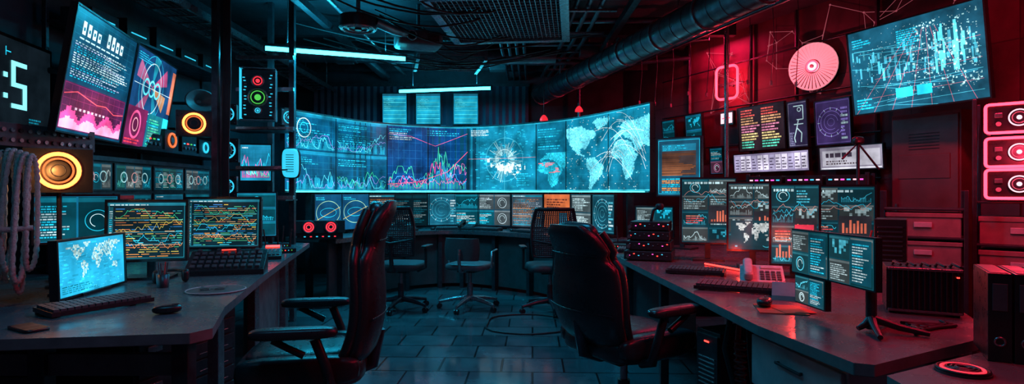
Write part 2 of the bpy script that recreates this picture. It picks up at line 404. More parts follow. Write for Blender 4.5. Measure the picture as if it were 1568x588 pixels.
for k in range(420):
    x,y=R.gauss(.5,.3),R.gauss(.5,.3)
    if 0<x<.95 and 0<y<.96: cv.rect(x,y,R.uniform(.005,.05),R.uniform(.004,.02),mul((.04,.44,.57),R.uniform(.4,1.4)),1)
for a in range(0,360,6):
    X,Y=cv.X(.52),cv.Y(.48); r0=R.uniform(.05,.11);r1=R.uniform(.15,.34); ca,sa=math.cos(math.radians(a)),math.sin(math.radians(a))
    cv.lm([(X+r0*ca,Y+r0*sa),(X+r1*ca,Y+r1*sa)],R.uniform(.003,.010),mul((.5,.95,1),R.uniform(.4,1)),3)
cv.ring(.52,.48,.14,.008,WH,3,a0=20,a1=300); cv.ring(.52,.48,.30,.004,(.3,.85,1),3)
for k in range(60):
    cv.rect(.52+R.gauss(0,.11),.34+R.gauss(0,.04),R.uniform(.01,.05),R.uniform(.01,.06),(.75,1,1),4)
cv.line([(0,.5),(1,.5)],.004,(.9,.35,.4),4); cv.line([(.52,0),(.52,1)],.003,(.3,.9,1),4); cv.text(.04,.86,.3,.1,4,[WH],.8,4); cv.text(.7,.08,.26,.2,6,[CY],.8,4)
region(5,6); cv.rect(0,0,1,1,(.01,.15,.23)); cv.text(.06,.6,.8,.32,9,[CY,mul(CY,.5)],.6,2,.5)
worldmap(cv,0,.05,1,.5,(.06,.62,.74),lon=(-20,60),lat=(-35,60),cell=.016,l=2)
for k in range(14): cv.rect(R.uniform(.05,.7),R.uniform(.25,.4),R.uniform(.05,.25),.012,(1,.25,.3),4)
region(6,8); cv.rect(0,0,1,1,(.01,.17,.25)); cv.grid(0,0,1,1,12,9,(.03,.28,.38),.003)
worldmap(cv,-.0,.02,1,.95,(.45,.92,1.0),lon=(-130,75),lat=(-50,84),cell=.013,l=2)
for k in range(220): cv.rect(R.random()*.97,R.random()*.97,R.uniform(.004,.015),R.uniform(.004,.015),mul((.6,1,1),R.uniform(.4,1)),3)
for k in range(10):
    a,e=R.uniform(.3,.6),R.uniform(.7,.98); c_,g=R.uniform(.1,.8),R.uniform(.1,.8)
    P=[(a+(e-a)*t/8,c_+(g-c_)*t/8+.18*math.sin(math.pi*t/8)) for t in range(9)]; cv.line(P,.004,(.8,1,1),4)
for k in (0,.09,.18): 
    P=[(.62+.34*t/10,.98-k-.55*(t/10)**2.2) for t in range(11)]; cv.line(P,.004,(.75,.95,1),4)
cv.sub(0,0,1,1)
for s_ in seams[1:-1]: cv.rect(s_/LW-.0012,0,.0024,1,(.002,.004,.006),5)
cv.rect(0,.515,seams[2]/LW,.006,(.004,.02,.03),5)
cv.rect(0,.0,1,.012,(.2,.85,.95),5); cv.rect(0,.985,1,.015,(.05,.4,.5),5)
b.canvas(cv,wmap)
def shell(b,s0,s1,o0,o1,z0,z1,m,n=50):
    rs=[]
    for i in range(n+1):
        s=s0+(s1-s0)*i/n; p,_=wp(s,o0); q,_=wp(s,o1); rs.append([(p.x,p.y,z0),(q.x,q.y,z0),(q.x,q.y,z1),(p.x,p.y,z1)])
    b.loft(rs,m,False)
shell(b,0,LW,-.06,.01,ZB-.02,ZB+HW+.02,'black_plastic')
P=[]
for k in range(41):
    p,_=wp(LW*(.01+.98*k/40),.035); P.append((p.x,p.y,ZB-.012))
b.tube(P,.005,'tube_cyan',6)
for k in range(6):
    s=LW*(k+.5)/6; p,_=wp(s,-.10); b.box(p.x,p.y,1.1,.07,.07,2.2,'dark_metal')
b.done()

b=MB('curved_console_desk')
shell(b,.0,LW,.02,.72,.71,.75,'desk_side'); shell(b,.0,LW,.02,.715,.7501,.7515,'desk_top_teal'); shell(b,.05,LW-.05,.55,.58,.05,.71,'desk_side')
for k in range(9):
    s=.2+(LW-.4)*k/8; p,t=wp(s,.62); b.T=frame(p.x,p.y,.355,math.degrees(math.atan2(t.y,t.x))); b.box(0,0,0,.05,.06,.71,'dark_metal'); b.T=Matrix()
shell(b,.0,LW,.715,.725,.705,.755,'steel')
b.done()

def orient(p,t): return (p.x,p.y,math.degrees(math.atan2(t.y,t.x)))
def monitor(name,x,y,z,w,h,yaw,tilt,draw,base=None,bg=(.006,.02,.03),gain=1,bez=.012,arm=None,depth=.03,split=None):
    b=MB(name,frame(x,y,z,yaw,tilt))
    b.box(0,depth/2+.002,0,w+2*bez,depth,h+2*bez,'black_plastic'); b.box(0,depth+.012,0,w*.6,.03,h*.6,'black_plastic')
    for sx in (-1,1): b.box(sx*(w/2+bez/2),-.002,0,bez,.012,h+2*bez,'black_plastic')
    for sz in (-1,1): b.box(0,-.002,sz*(h/2+bez/2),w,.012,bez,'black_plastic')
    cv=Canvas(w,h,bg); draw(cv)
    if gain!=1: cv.q=[(p,l,mul(c,gain)) for p,l,c in cv.q]
    b.flat(cv,0,.001,0)
    if base is not None:
        T=frame(x,y,z,yaw,tilt).inverted(); yr=math.radians(yaw)
        bx,by=x-math.sin(yr)*.07,y+math.cos(yr)*.07
        b.T=T@frame(bx,by,0,yaw)
        b.box(0,0,(base+z)/2,.04,.02,z-base,'dark_metal'); b.box(0,-.01,base+.007,min(.24,w*.6),.16,.014,'black_plastic'); b.T=Matrix()
    if arm:
        T=frame(x,y,z,yaw,tilt).inverted(); p0=Vector((0,depth+.02,0))
        b.cyl(tuple(p0),tuple(T@Vector(arm)),.02,'dark_metal',8)
        b.box(*tuple(p0),.12,.02,.12,'dark_metal')
    return b.done()

def small(u0,u1,draw,bg,z0=.80,z1=1.22,off=.20,name='console_monitor',gain=1.0):
    um=(u0+u1)/2; s=s_of_u((um-784)/900); p,t=wp(s,off+.05)
    cosv=abs((t.x*p.y-t.y*p.x)/p.length)
    w=(u1-u0)/900*p.y/max(.55,cosv)*.94
    x,y,yw=orient(p,t); monitor(name,x,y,(z0+z1)/2,w,z1-z0,yw,0,draw,.752,bg,gain=gain,bez=.008)
def d_ell(cv):
    cv.rect(0,0,1,1,(.01,.07,.15)); r=min(cv.w,cv.h); cv.ring(.5,.5,r*.4,.006,(.4,.8,.5),2,sx=1.2,sy=.8); cv.ring(.5,.5,r*.25,.005,CY,2,sx=1.3,sy=.5); cv.text(.05,.85,.5,.1,2,[CY]); cv.line([(.05,.3),(.95,.65)],.004,YE)
small(456,498,d_ell,(.01,.05,.1)); small(500,542,d_ell,(.01,.05,.1))
small(546,590,d_log([OR,mul(OR,.5),WH]),(.01,.01,.015))
small(650,700,d_hud((.15,.5,.6)),(.015,.09,.13)); small(703,742,d_dash([CY,(.4,.5,.9)],1,2),(.01,.05,.08))
small(745,797,d_dash([(.6,.8,.9),CY],2,2),(.02,.05,.08),gain=1.2)
small(800,850,d_log([mul(OR,.6),mul(CY,.6),(.4,.5,.6)]),(.04,.065,.09))
def d_or(cv):
    cv.rect(0,0,1,1,(.6,.14,.04)); cv.grid(.1,.1,.4,.4,3,3,(.2,.05,.02)); cv.text(.1,.6,.8,.3,4,[(.2,.04,.02)],.8,2); cv.rect(.6,.1,.3,.35,(.1,.35,.5),2)
small(854,896,d_or,(.3,.08,.03))
small(900,932,d_dash([WH,CY],1,2),(.01,.05,.07),gain=1.2); small(935,970,d_hud((.3,.7,.8)),(.01,.05,.07))
small(593,648,d_dash([mul(CY,.4)],2,1),(.004,.02,.03),gain=.4)

for cx in (-1.765,-1.26,-.695):
    def dd(cv):
        cv.rect(0,0,1,1,(.02,.26,.40))
        for i in range(20): cv.rect(.03,.03+i*.045,.94,.02,mul((.04,.55,.62) if i%3 else (.2,.8,.7),R.uniform(.4,1)),2)
        cv.text(.05,.5,.5,.35,8,[(.3,.9,.9)],.8,3,.3); cv.rect(.0,.93,1,.07,(.02,.1,.14),3)
    monitor('wall_status_screen',cx,8.84,2.50,.36,.45,0,3,dd,arm=(cx,8.98,2.5),bg=(.03,.25,.34),gain=.9)

# ------------------------------------------------------------ ceiling things
def tube_fix(p,q,hs):
    b=MB('led_tube_light'); b.cyl(p,q,.021,'tube_cyan',12); d=(Vector(q)-Vector(p)).normalized()*.015
    b.tube([Vector(p)-d+Vector((0,0,.032)),Vector(q)+d+Vector((0,0,.032))],.018,'dark_metal',6)
    for e,s in ((p,-1),(q,1)): b.cyl(tuple(Vector(e)),tuple(Vector(e)+d*s),.024,'dark_metal',10)
    for t in hs: 
        c=Vector(p).lerp(Vector(q),t); b.cyl((c.x,c.y,c.z+.04),(c.x,c.y,CEIL-.002),.004,'steel',6)
    b.done()
tube_fix((-2.35,5.60,2.62),(-1.10,6.05,2.62),(.15,.85)); tube_fix((-1.53,8.0,2.62),(-.28,7.75,2.62),(.15,.85))
b=MB('ceiling_air_vent_unit',frame(-.08,5.45,2.86,-6))
b.box(0,0,.08,1.2,1.5,.16,'duct_metal')
for s in (-1,1):
    b.box(s*.57,0,-.02,.08,1.5,.05,'steel'); b.box(0,s*.71,-.02,1.06,.08,.05,'steel')
for i in range(24): b.box(-.5+i*.0435,0,-.012,.008,1.34,.02,'steel')
for i in range(18): b.box(0,-.64+i*.075,-.006,1.05,.008,.02,'steel')
for sx in (-.5,.5):
    for sy in (-.65,.65): b.cyl((sx,sy,.16),(sx,sy,.288),.008,'steel',6)
b.done(.003)
b=MB('ceiling_air_vent_unit',frame(-.75,7.0,2.80,12)); b.box(0,0,.06,.80,.8,.14,'duct_metal')
for s in (-1,1): b.box(s*.38,0,-.03,.04,.8,.05,'steel')
for i in range(12): 
    b.T=Matrix.Translation((0,-.36+i*.065,-.025))@Matrix.Rotation(.6,4,'X'); b.box(0,0,0,.72,.035,.006,'steel'); b.T=Matrix()
for sx in (-.3,.3): b.cyl((sx,0,.13),(sx,0,.35),.008,'steel',6)
b.done(.003)
b=MB('ventilation_duct'); p0,p1=Vector((.42,8.95,2.72)),Vector((2.05,3.2,2.72)); b.tube([p0,p1],.14,'duct_metal',28)
for i in range(34):
    p=p0.lerp(p1,(i+.5)/34); d=(p1-p0).normalized()*(.014 if i%4==0 else .006); b.tube([p-d,p+d],.153 if i%4==0 else .144,'duct_metal' if i%4 else 'steel',28)
for i in (2,7,12,17):
    p=p0.lerp(p1,(i+1)/20); b.cyl((p.x,p.y,p.z+.14),(p.x,p.y,CEIL-.002),.01,'steel',6); 
b.done()
b=MB('ventilation_duct'); b.tube([(-3.2,7.3,2.97),(.55,7.5,2.97)],.10,'duct_metal',20); 
for i in range(10): b.tube([(-3.1+i*.38,7.305+i*.0203,2.97),(-3.08+i*.38,7.306+i*.0203,2.97)],.108,'duct_metal',20)
b.done()
b=MB('ceiling_beams')
for y in (3.9,5.0,6.6,8.5): b.b2(-3.28,2.0 if y>8 else 2.5 if y>6 else 3.3,y-.05,y+.05,3.0,CEIL-.001,'dark_metal')
for x in (-2.9,-1.9,1.1): b.b2(x-.03,x+.03,3.0,8.9,2.93,3.0,'dark_metal')
for y in (4.45,5.6,7.5,8.0): b.b2(-3.28,2.2,y-.02,y+.02,3.08,CEIL-.001,'dark_metal')
b.done()
b=MB('cable_tray')
for x in (-2.95,-2.65): b.b2(x-.01,x+.01,3.2,8.8,2.74,2.80,'steel')
for i in range(26): b.b2(-2.94,-2.66,3.3+i*.21,3.32+i*.21,2.74,2.75,'steel')
for k in range(5):
    b.tube([(-2.9+k*.05+.01*math.sin(i*1.3+k),3.2+i*.35,2.765+.01*math.sin(i+k)) for i in range(16)],.012,'cable_rubber',6)
for y in (3.6,5.2,6.9,8.4):
    for x in (-2.95,-2.65): b.cyl((x,y,2.8),(x,y,CEIL-.001),.006,'steel',6)
b.done()
b=MB('ceiling_projector',frame(-.95,5.95,2.78,20)); b.sell((0,0,0),(.46,.34,.15),'grey_plastic',.3); b.cyl((-.1,-.15,0),(-.1,-.21,0),.05,'black_plastic'); b.ring((-.1,-.21,0),.045,.007,'steel'); b.cyl((0,0,.05),(0,0,.368),.02,'steel',8)
for i in range(7): b.box(.12,-.168,-.03+i*.01,.12,.01,.004,'black_plastic')
b.done()
b=MB('ceiling_fan_housing',frame(-1.40,5.35,2.78,0)); b.cyl((0,0,-.04),(0,0,.06),.17,'dark_metal',28); b.ring((0,0,-.045),.15,.012,'steel','z'); b.ring((0,0,-.045),.09,.008,'steel','z')
for k in range(5):
    a=k*1.2566; b.T=Matrix.Rotation(a,4,'Z')@Matrix.Rotation(.4,4,'X'); b.box(.08,0,-.03,.12,.05,.006,'duct_metal'); b.T=Matrix()
b.cyl((0,0,-.06),(0,0,.0),.03,'black_plastic'); b.cyl((0,0,.06),(0,0,.368),.02,'steel',8); b.tube([(.15,0,.02),(.28,.2,.0),(.42,.5,.03)],.045,'duct_metal',12); b.done()
b=MB('ceiling_cable_bundle')
for k in range(14):
    y=5.2+R.uniform(-.5,2.4); x0,x1=R.uniform(-2.6,-.9),R.uniform(-.4,1.0)
    P=[(x0+(x1-x0)*t/10,y+.5*t/10*R.uniform(.9,1.1),3.02-.22*math.sin(math.pi*t/10)-.01*k) for t in range(11)]
    b.tube(P,.009,'cable_rubber',6)
b.done()
b=MB('ceiling_pipes')
for k in range(4): b.tube([(-.15+k*.09,6.25,2.96),(-.05+k*.09,8.95,2.96)],.02,'duct_metal',8)
b.tube([(1.25,8.6,2.9),(2.75,3.6,2.9)],.03,'duct_metal',10); b.tube([(1.4,8.5,3.02),(3.0,3.6,3.02)],.04,'duct_metal',10)
b.tube([(-2.0,3.4,2.98),(-1.85,8.8,2.98)],.035,'duct_metal',10); b.tube([(-1.7,3.4,3.0),(-1.6,8.8,3.0)],.022,'steel',8)
for (y,z,r) in ((7.9,2.98,.03),(7.15,3.04,.022),(6.2,3.05,.03)): b.tube([(.2,y,z),(1.7,y-.05,z),(2.3,y-.3,z)],r,'duct_metal',10)
for k in range(3): b.tube([(.62+.12*k,4.6,3.03),(.60+.12*k,7.0,3.03),(.45+.1*k,8.9,3.0)],.026,'duct_metal',8)
for y in (5.6,6.4,7.6,8.3): b.b2(.5,1.0,y-.02,y+.02,2.97,2.99,'steel')
b.done()
b=MB('ceiling_junction_boxes')
for (x,y) in ((.95,7.3),(1.35,6.9),(-.2,8.2),(-2.2,7.7)): b.box(x,y,3.0,.22,.2,.12,'grey_plastic'); b.cyl((x,y,3.05),(x,y,CEIL-.002),.02,'steel',8); b.cyl((x-.1,y,2.99),(x-.3,y,2.99),.014,'steel',8)
b.done(.004)
for (x,y,yaw,m) in ((-.9,1.2,0,'tube_cyan'),(0,3.7,0,'tube_cyan'),(2.45,3.2,-65,'neon_red'),(2.1,1.2,0,'neon_red')):  # unseen panels, added as housings for the cyan and red fill lights
    b=MB('added_fill_panel',frame(x,y,CEIL-.04,yaw)); b.box(0,0,.015,.96,.34,.046,'dark_metal')
    for k in (-1,0,1): b.cyl((-.42,k*.09,-.014),(.42,k*.09,-.014),.006,m,8)
    b.done()

for (x,y,z) in ((.90,7.9,2.36),(.42,7.75,2.22)):
    b=MB('pendant_lamp',frame(x,y,z)); 
    b.loft([[(r*math.cos(a*.3927),r*math.sin(a*.3927),zz) for a in range(16)] for r,zz in ((.055,-.03),(.05,.0),(.03,.03),(.012,.045))],'red_cone'); b.cyl((0,0,.04),(0,0,CEIL-z-.002),.004,'cable_rubber',6); b.done()
b=MB('hanging_cables')
for k in range(9):
    x=1.55+k*.13; y=7.1-k*.22; b.tube([(x,y,CEIL-.003),(x+.02,y,2.7),(x-.01,y,2.35-.05*(k%3))],.004,'grey_plastic',5); b.box(x-.01,y,2.33-.05*(k%3),.02,.02,.04,'steel')
b.done()

# ------------------------------------------------------------ LEFT SIDE
b=MB('corner_desk')
poly=[(-3.25,1.95),(-1.75,1.99),(-1.14,2.08),(-1.10,2.16),(-1.25,2.56),(-1.47,3.44),(-1.70,4.46),(-1.98,5.75),(-2.75,6.0),(-3.25,6.0)]
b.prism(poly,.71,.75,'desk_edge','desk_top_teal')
for x in (-3.15,-2.3,-1.72,-1.2): b.b2(x-.03,x+.03,2.12,2.18,0,.71,'dark_metal')
b.b2(-3.15,-1.2,2.14,2.17,.58,.66,'desk_edge')
b.b2(-2.25,-1.78,2.19,2.21,.05,.56,'desk_side'); b.b2(-3.1,-2.35,2.19,2.21,.05,.56,'desk_side')
for (x,y) in ((-1.36,2.75),(-1.56,3.6),(-1.80,4.7),(-2.1,5.7)): b.b2(x-.05,x,y-.03,y+.03,0,.71,'steel')
b.prism([(-1.62,3.62),(-1.86,4.68),(-1.89,4.67),(-1.65,3.61)],.12,.66,'desk_edge')
b.prism([(-1.92,4.8),(-2.16,5.7),(-2.19,5.69),(-1.95,4.79)],.12,.66,'desk_edge')
b.done(.003)
b=MB('equipment_rack',frame(-1.58,2.88,0,76))
b.b2(-.32,.32,0,.5,.04,.68,'black_plastic')
for i in range(7):
    z=.08+i*.085; b.b2(-.30,.30,-.012,.0,z,z+.075,'dark_metal'); b.b2(-.26,-.18,-.02,-.01,z+.02,z+.05,'steel'); b.b2(.05,.25,-.016,-.01,z+.02,z+.024,'steel'); b.box(-.1,-.016,z+.035,.008,.006,.008,'glow_cyan' if i%2 else 'led_red')
for x in (-.28,.28):
    for y in (.05,.45): b.cyl((x,y,0),(x,y,.04),.02,'black_plastic',8)
b.done(.002)

def d_bigL(cv):
    cv.rect(0,0,1,1,(.006,.045,.085)); cv.grid(.03,.5,.94,.46,10,8,(.02,.12,.18),.002)
    for k in range(9): 
        if k!=4: cv.rect(.12+k*.075,.80,.045,R.uniform(.07,.13),WH,3); cv.rect(.13+k*.075,.83,.025,.03,(.01,.1,.15),4)
    for k in range(8): cv.rect(.1+k*.08,.76,.06,.012,(.5,.9,1),3)
    cv.text(.06,.44,.88,.30,16,[CY,WH,mul(CY,.5),(.5,.6,.9)],.9,3,.45,.035); cv.text(.5,.5,.45,.24,10,[WH],.9,4,.3,.04)
    cv.rect(.02,.02,.96,.38,(.07,.010,.06),1); cv.grid(.03,.03,.94,.36,10,6,(.3,.03,.14),.002,2)
    P=[(.03,.30),(.2,.34),(.35,.31),(.5,.28),(.65,.29),(.8,.24),(.97,.26)]; cv.line(P,.006,(1,.1,.15),4)
    for i in range(45):
        h=.07+.12*abs(math.sin(i*.23+.5))*R.uniform(.7,1); cv.rect(.03+i*.0208,.03,.0209,h,(.95,.08,.34),3); cv.rect(.03+i*.0208,.03,.0209,h*.55,(.95,.40,.66),4)
    for k in range(8): cv.rect(.2+k*.06,.19,.03,.02,(.9,.6,.8),5)
def d_bigR(cv):
    cv.rect(0,0,1,1,(.015,.045,.12))
    X,Y=cv.w*.45,cv.h*.66
    for k,(a,c) in enumerate(((10,(.75,.12,.35)),(70,(.06,.5,.65)),(150,(.7,.2,.45)),(215,(.5,.12,.3)),(290,(.05,.4,.55)),(330,(.8,.4,.2)))):
        r=.34; P=[(X,Y)]+[(min(max(X+r*math.cos(math.radians(a+t)),0.01),cv.w-.01),min(max(Y+r*math.sin(math.radians(a+t)),.01),cv.h-.01)) for t in (0,8,16,24)]
        cv.q.append((P,2,mul(c,.5)))
    for dx in (-.13,0,.13): cv.ring(.45+dx,.64,.06,.016,(.35,.9,1),4)
    cv.ring(.45,.64,.2,.006,WH,3); cv.ring(.45,.64,.26,.003,CY,3); cv.line([(.05,.64),(.95,.64)],.003,WH,5)
    cv.text(.05,.88,.35,.09,4,[CY],.9,5,.4,.06)
    cv.rect(.0,.0,.46,.40,(.12,.01,.06),3); cv.ring(.22,.22,.10,.02,(.95,.10,.3),4); cv.ring(.22,.22,.05,.01,(.9,.4,.5),4); cv.text(.04,.02,.38,.06,2,[RD],.9,4)
    cv.rect(.48,.0,.52,.38,(.02,.16,.18),3); cv.text(.52,.04,.32,.3,10,[GR,CY,(.3,.7,.4)],.9,4,.5)
    cv.rect(.92,.44,.08,.5,(.7,.2,.12),3); cv.rect(.86,.02,.14,.36,(.06,.7,.85),4)
yL=104.5; rx,ry=math.cos(math.radians(yL)),math.sin(math.radians(yL))
for k,dr in ((-1,d_bigL),(1,d_bigR)):
    x,y=-2.77+rx*.475*k,4.25+ry*.475*k
    monitor('wall_display_screen',x,y,1.965,.925,.73,yL,9,dr,arm=(-3.29,y,2.1),gain=1.25,bez=.01)
b=MB('digital_wall_clock',frame(-2.93,3.52,1.88,101)); b.box(0,.04,0,.6,.08,.56,'black_plastic')
cv=Canvas(.56,.52,(.004,.008,.012)); cv.line([(.22,.80),(.22,.90)],.006,CY); cv.line([(.22,.85),(.3,.85)],.006,CY); cv.text(.6,.06,.3,.1,3,[mul(CY,.3)])
b.flat(cv,0,-.001,0)
def seg(x,z,w,h): b.box(x-.28+w/2,-.004,z-.26+h/2,w,.004,h,'digit_cyan')
x0,z0,sw,sh,t=.17,.12,.14,.25,.026
for (a,c_,w_,h_) in ((0,0,sw,t),(0,sh/2,sw,t),(0,sh,sw,t),(0,sh/2+t,t*1.3,sh/2-t),(sw-t*1.3,t,t*1.3,sh/2-t)): seg(x0+a,z0+c_,w_,h_)
seg(.10,z0+.05,.032,.028); seg(.10,z0+.17,.032,.028)
b.cyl((0,.08,0),(0,.30,0),.03,'dark_metal',8); b.done()
def ringlight(x,y,z,r,yaw,m='ring_warm',stem=None,post=None):
    b=MB('ring_light',frame(x,y,z,yaw)); b.box(0,.06,0,r*2.9,.10,r*2.3,'black_plastic'); b.ring((0,.0,0),r*.86,r*.10,m); b.ring((0,.0,0),r*.62,r*.05,'ring_orange'); b.cyl((0,.02,0),(0,-.005,0),r*.5,'black_plastic',24); b.ring((0,-.006,0),r*.3,r*.03,'dark_metal')
    for k in range(12): a=k*.5236; b.box(r*.74*math.cos(a),-.004,r*.74*math.sin(a),r*.05,.006,r*.05,'steel')
    if stem: b.tube([(0,.06,-r*1.1),(0,.07,-(z-stem)+.0)],.012,'dark_metal',8); b.cyl((0,.07,-(z-stem)),(0,.07,-(z-stem)+.012),.06,'black_plastic')
    if post: b.cyl((0,.1,0),(0,post,0),.015,'dark_metal',8)
    b.done(.004)
ringlight(-2.33,3.02,1.36,.10,35,stem=.7505)
ringlight(-2.52,4.66,1.795,.088,30,post=.62)
b=MB('console_display_rack',frame(-2.78,4.55,0,93))
b.b2(-.98,.98,.02,.10,.76,1.48,'dark_metal')
b.b2(-.98,.98,-.02,.06,1.46,1.49,'dark_metal')
for i in range(4):
    for j,(z0,z1) in enumerate(((1.27,1.44),(1.02,1.23),(.80,.99))):
        x=-.73+i*.485; b.box(x,.01,(z0+z1)/2,.46,.02,z1-z0+.02,'black_plastic')
        cv=Canvas(.43,z1-z0,(.012,.08,.12)); 
        (d_dash([mul(CY,.8),(.5,.6,.6),(.15,.5,.4)],4,1) if j==0 else d_chart(mul(CY,.8),GR,mul(CY,.5)) if (i+j)%2 else d_dash([mul(CY,.7),mul(RD,.5)],2,1))(cv)
        if j==0:
            for q in range(3): cv.ring(.2+.3*q,.5,.035,.008,(.6,.3,.3) if q==1 else (.4,.75,.8),4)
        cv.q=[(p,l,mul(c,.7)) for p,l,c in cv.q]
        b.flat(cv,x,-.001,(z0+z1)/2)
b.b2(-.96,-.92,.02,.08,.7505,.78,'dark_metal'); b.b2(.92,.96,.02,.08,.7505,.78,'dark_metal'); b.done()
b=MB('wall_electronics_shelf',frame(-3.0,5.15,0,92))
b.b2(-1.1,1.1,-.06,.28,1.585,1.61,'dark_metal'); b.b2(-1.1,1.1,-.06,.28,2.42,2.44,'dark_metal')
for x in (-1.09,0,1.09): b.b2(x-.015,x+.015,.24,.27,1.4,2.7,'dark_metal')
for i,(w_,h_) in enumerate(((.26,.16),(.2,.24),(.3,.12),(.22,.18),(.26,.22),(.24,.14),(.2,.2))):
    x=-.92+i*.30; b.b2(x-w_/2,x+w_/2,-.03,.2,1.611,1.611+h_,'black_plastic')
    if i%2: b.ring((x,-.035,1.611+h_/2),h_*.32,.010,'glow_cyan' if i!=3 else 'ring_orange'); b.cyl((x,-.03,1.611+h_/2),(x,-.04,1.611+h_/2),h_*.15,'steel')
    else:
        for k in range(4): b.cyl((x-.09+k*.06,-.03,1.65),(x-.09+k*.06,-.045,1.65),.014,'steel',10); b.box(x-.09+k*.06,-.032,1.69,.03,.004,.012,('glow_cyan','led_red','glow_green')[k%3])
for i in range(5):
    x=-.85+i*.4; b.b2(x-.15,x+.15,-.0,.22,2.441,2.56+.04*(i%3),'black_plastic' if i%2 else 'dark_metal'); b.box(x,-.003,2.5,.2,.004,.01,'glow_cyan')
b.done(.002)
b=MB('switch_panel',frame(-2.74,3.48,1.57,80)); b.box(0,.03,0,.62,.06,.13,'grey_plastic')
for i in range(12):
    for j in range(2): b.cyl((-.27+i*.049,-.0,-.03+j*.055),(-.27+i*.049,-.012,-.03+j*.055),.012,'steel' if (i+j)%3 else 'black_plastic',10)
b.cyl((0,.06,0),(0,.52,0),.02,'dark_metal',8); b.done(.002)
monitor('desk_monitor',-2.08,3.35,1.03,.40,.33,14,-3,d_multi(0),.7505,bg=(.006,.016,.022),gain=1.0)
monitor('desk_monitor',-1.965,4.0,1.04,.47,.33,8,-3,d_multi(3),.7505,bg=(.006,.016,.022),gain=1.0)
def d_bright(cv):
    cv.rect(0,0,1,1,(.05,.42,.62))
    for k in range(120): cv.rect(R.random()*.9,R.random()*.95,R.uniform(.02,.09),R.uniform(.01,.04),mul((.06,.55,.8),R.uniform(.5,1.3)),1)
    worldmap(cv,.1,.25,.85,.7,(.60,.97,1),cell=.008,l=2,sparse=.25)
    for k in range(90): cv.rect(R.random()*.95,R.random()*.95,.012,.01,mul((.3,.9,1),R.uniform(.6,1)),3)
    cv.text(.05,.05,.5,.15,4,[(.02,.3,.4)])
monitor('desk_monitor',-2.085,2.93,.893,.56,.255,97,-2,d_bright,.7505,bg=(.1,.6,.75),bez=.01)
monitor('desk_monitor',-2.44,3.30,1.10,.38,.25,45,0,d_dash([CY,mul(CY,.6)],2,1),.7505,bg=(.01,.12,.2),gain=1.1)
monitor('desk_monitor',-2.15,4.95,1.06,.30,.36,20,0,d_dash([CY],1,3),.7505,bg=(.02,.16,.25),gain=1.2)
b=MB('equipment_frame')
for (x,y) in ((-2.52,5.0),(-2.52,5.12),(-2.42,5.9),(-2.10,5.62)):
    b.b2(x-.025,x+.025,y-.025,y+.025,.7515,CEIL-.002,'dark_metal')
for z in (1.18,1.46,1.83,2.2,2.5): b.b2(-2.6,-2.06,5.53,5.57,z,z+.035,'steel')
for z in (1.18,1.46,1.83): b.b2(-2.62,-2.08,5.4,5.7,z-.012,z,'dark_metal')
for k in range(6): b.tube([(-2.48+.01*k,5.06,3.1),(-2.47+.012*k,5.03,2.2),(-2.49+.01*k,5.05,1.5),(-2.47+.01*k,5.04,.8)],.008,'cable_rubber',6)
b.done()
def gauge(x,y,z,yaw=15,c='glow_cyan',s=.16):
    b=MB('round_gauge',frame(x,y,z,yaw)); b.box(0,.04,0,s,.08,s*1.05,'black_plastic'); b.ring((0,-.002,0),s*.36,s*.035,c); b.ring((0,-.002,0),s*.22,s*.03,'steel'); b.cyl((0,.0,0),(0,-.01,0),s*.1,c,12)
    for k in range(8): 
        a=k*.785; b.box(s*.29*math.cos(a),-.003,s*.29*math.sin(a),.008,.004,.008,'glow_cyan')
    for sx in (-1,1):
        for sz in (-1,1): b.cyl((sx*s*.42,0,sz*s*.44),(sx*s*.42,-.004,sz*s*.44),.005,'steel',6)
    b.done(.003)
gauge(-2.53,5.20,1.94,s=.17); gauge(-2.53,5.20,1.62,s=.2); gauge(-2.53,5.20,1.30,s=.17)
gauge(-2.42,6.38,2.06,50,s=.17)
b=MB('signal_lamp_module',frame(-2.31,5.34,2.14,15)); b.box(0,.06,0,.27,.12,.44,'dark_metal')
for (z,r,c) in ((.12,.05,'glow_red'),(-.03,.08,'glow_green'),(-.15,.03,'glow_cyan')):
    b.ring((0,-.004,z),r,.008,'steel'); b.cyl((0,.0,z),(0,-.006,z),r*.35,c,20); b.ring((0,-.006,z),r*.72,.004,c)
for i in range(14): 
    for s in (-1,1): b.box(s*.11+R.uniform(-.008,.008),-.003,-.19+i*.028,.02,.008,.008,'glow_cyan' if (i+s)%3 else 'steel')
for sx in (-1,1): b.box(sx*.15,.05,0,.008,.12,.47,'glow_cyan' if sx<0 else 'steel')
for sz in (-1,1): b.box(0,.05,sz*.235,.30,.12,.012,'steel')
b.done(.002)
monitor('desk_monitor',-2.45,5.62,1.53,.27,.34,15,0,d_chart(CY,MG,GR),bg=(.02,.16,.25),gain=1.3)
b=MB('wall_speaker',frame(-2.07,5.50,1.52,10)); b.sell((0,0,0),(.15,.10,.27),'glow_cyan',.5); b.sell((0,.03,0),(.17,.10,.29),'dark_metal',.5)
for i in range(8): b.box(0,-.052,-.08+i*.022,.07,.004,.006,'dark_metal')
b.done()
b=MB('sloped_instrument_panel',frame(-2.35,5.45,1.02,15)); b.box(0,0,0,.32,.06,.26,'dark_metal')
cv=Canvas(.29,.22,(.02,.16,.24)); d_hud(CY)(cv); b.flat(cv,0,-.032,0); b.box(-.1,.0,-.199,.03,.04,.14,'dark_metal'); b.box(.1,.0,-.199,.03,.04,.14,'dark_metal'); b.done()
b=MB('horn_speaker',frame(-2.92,5.50,2.10,40)); 
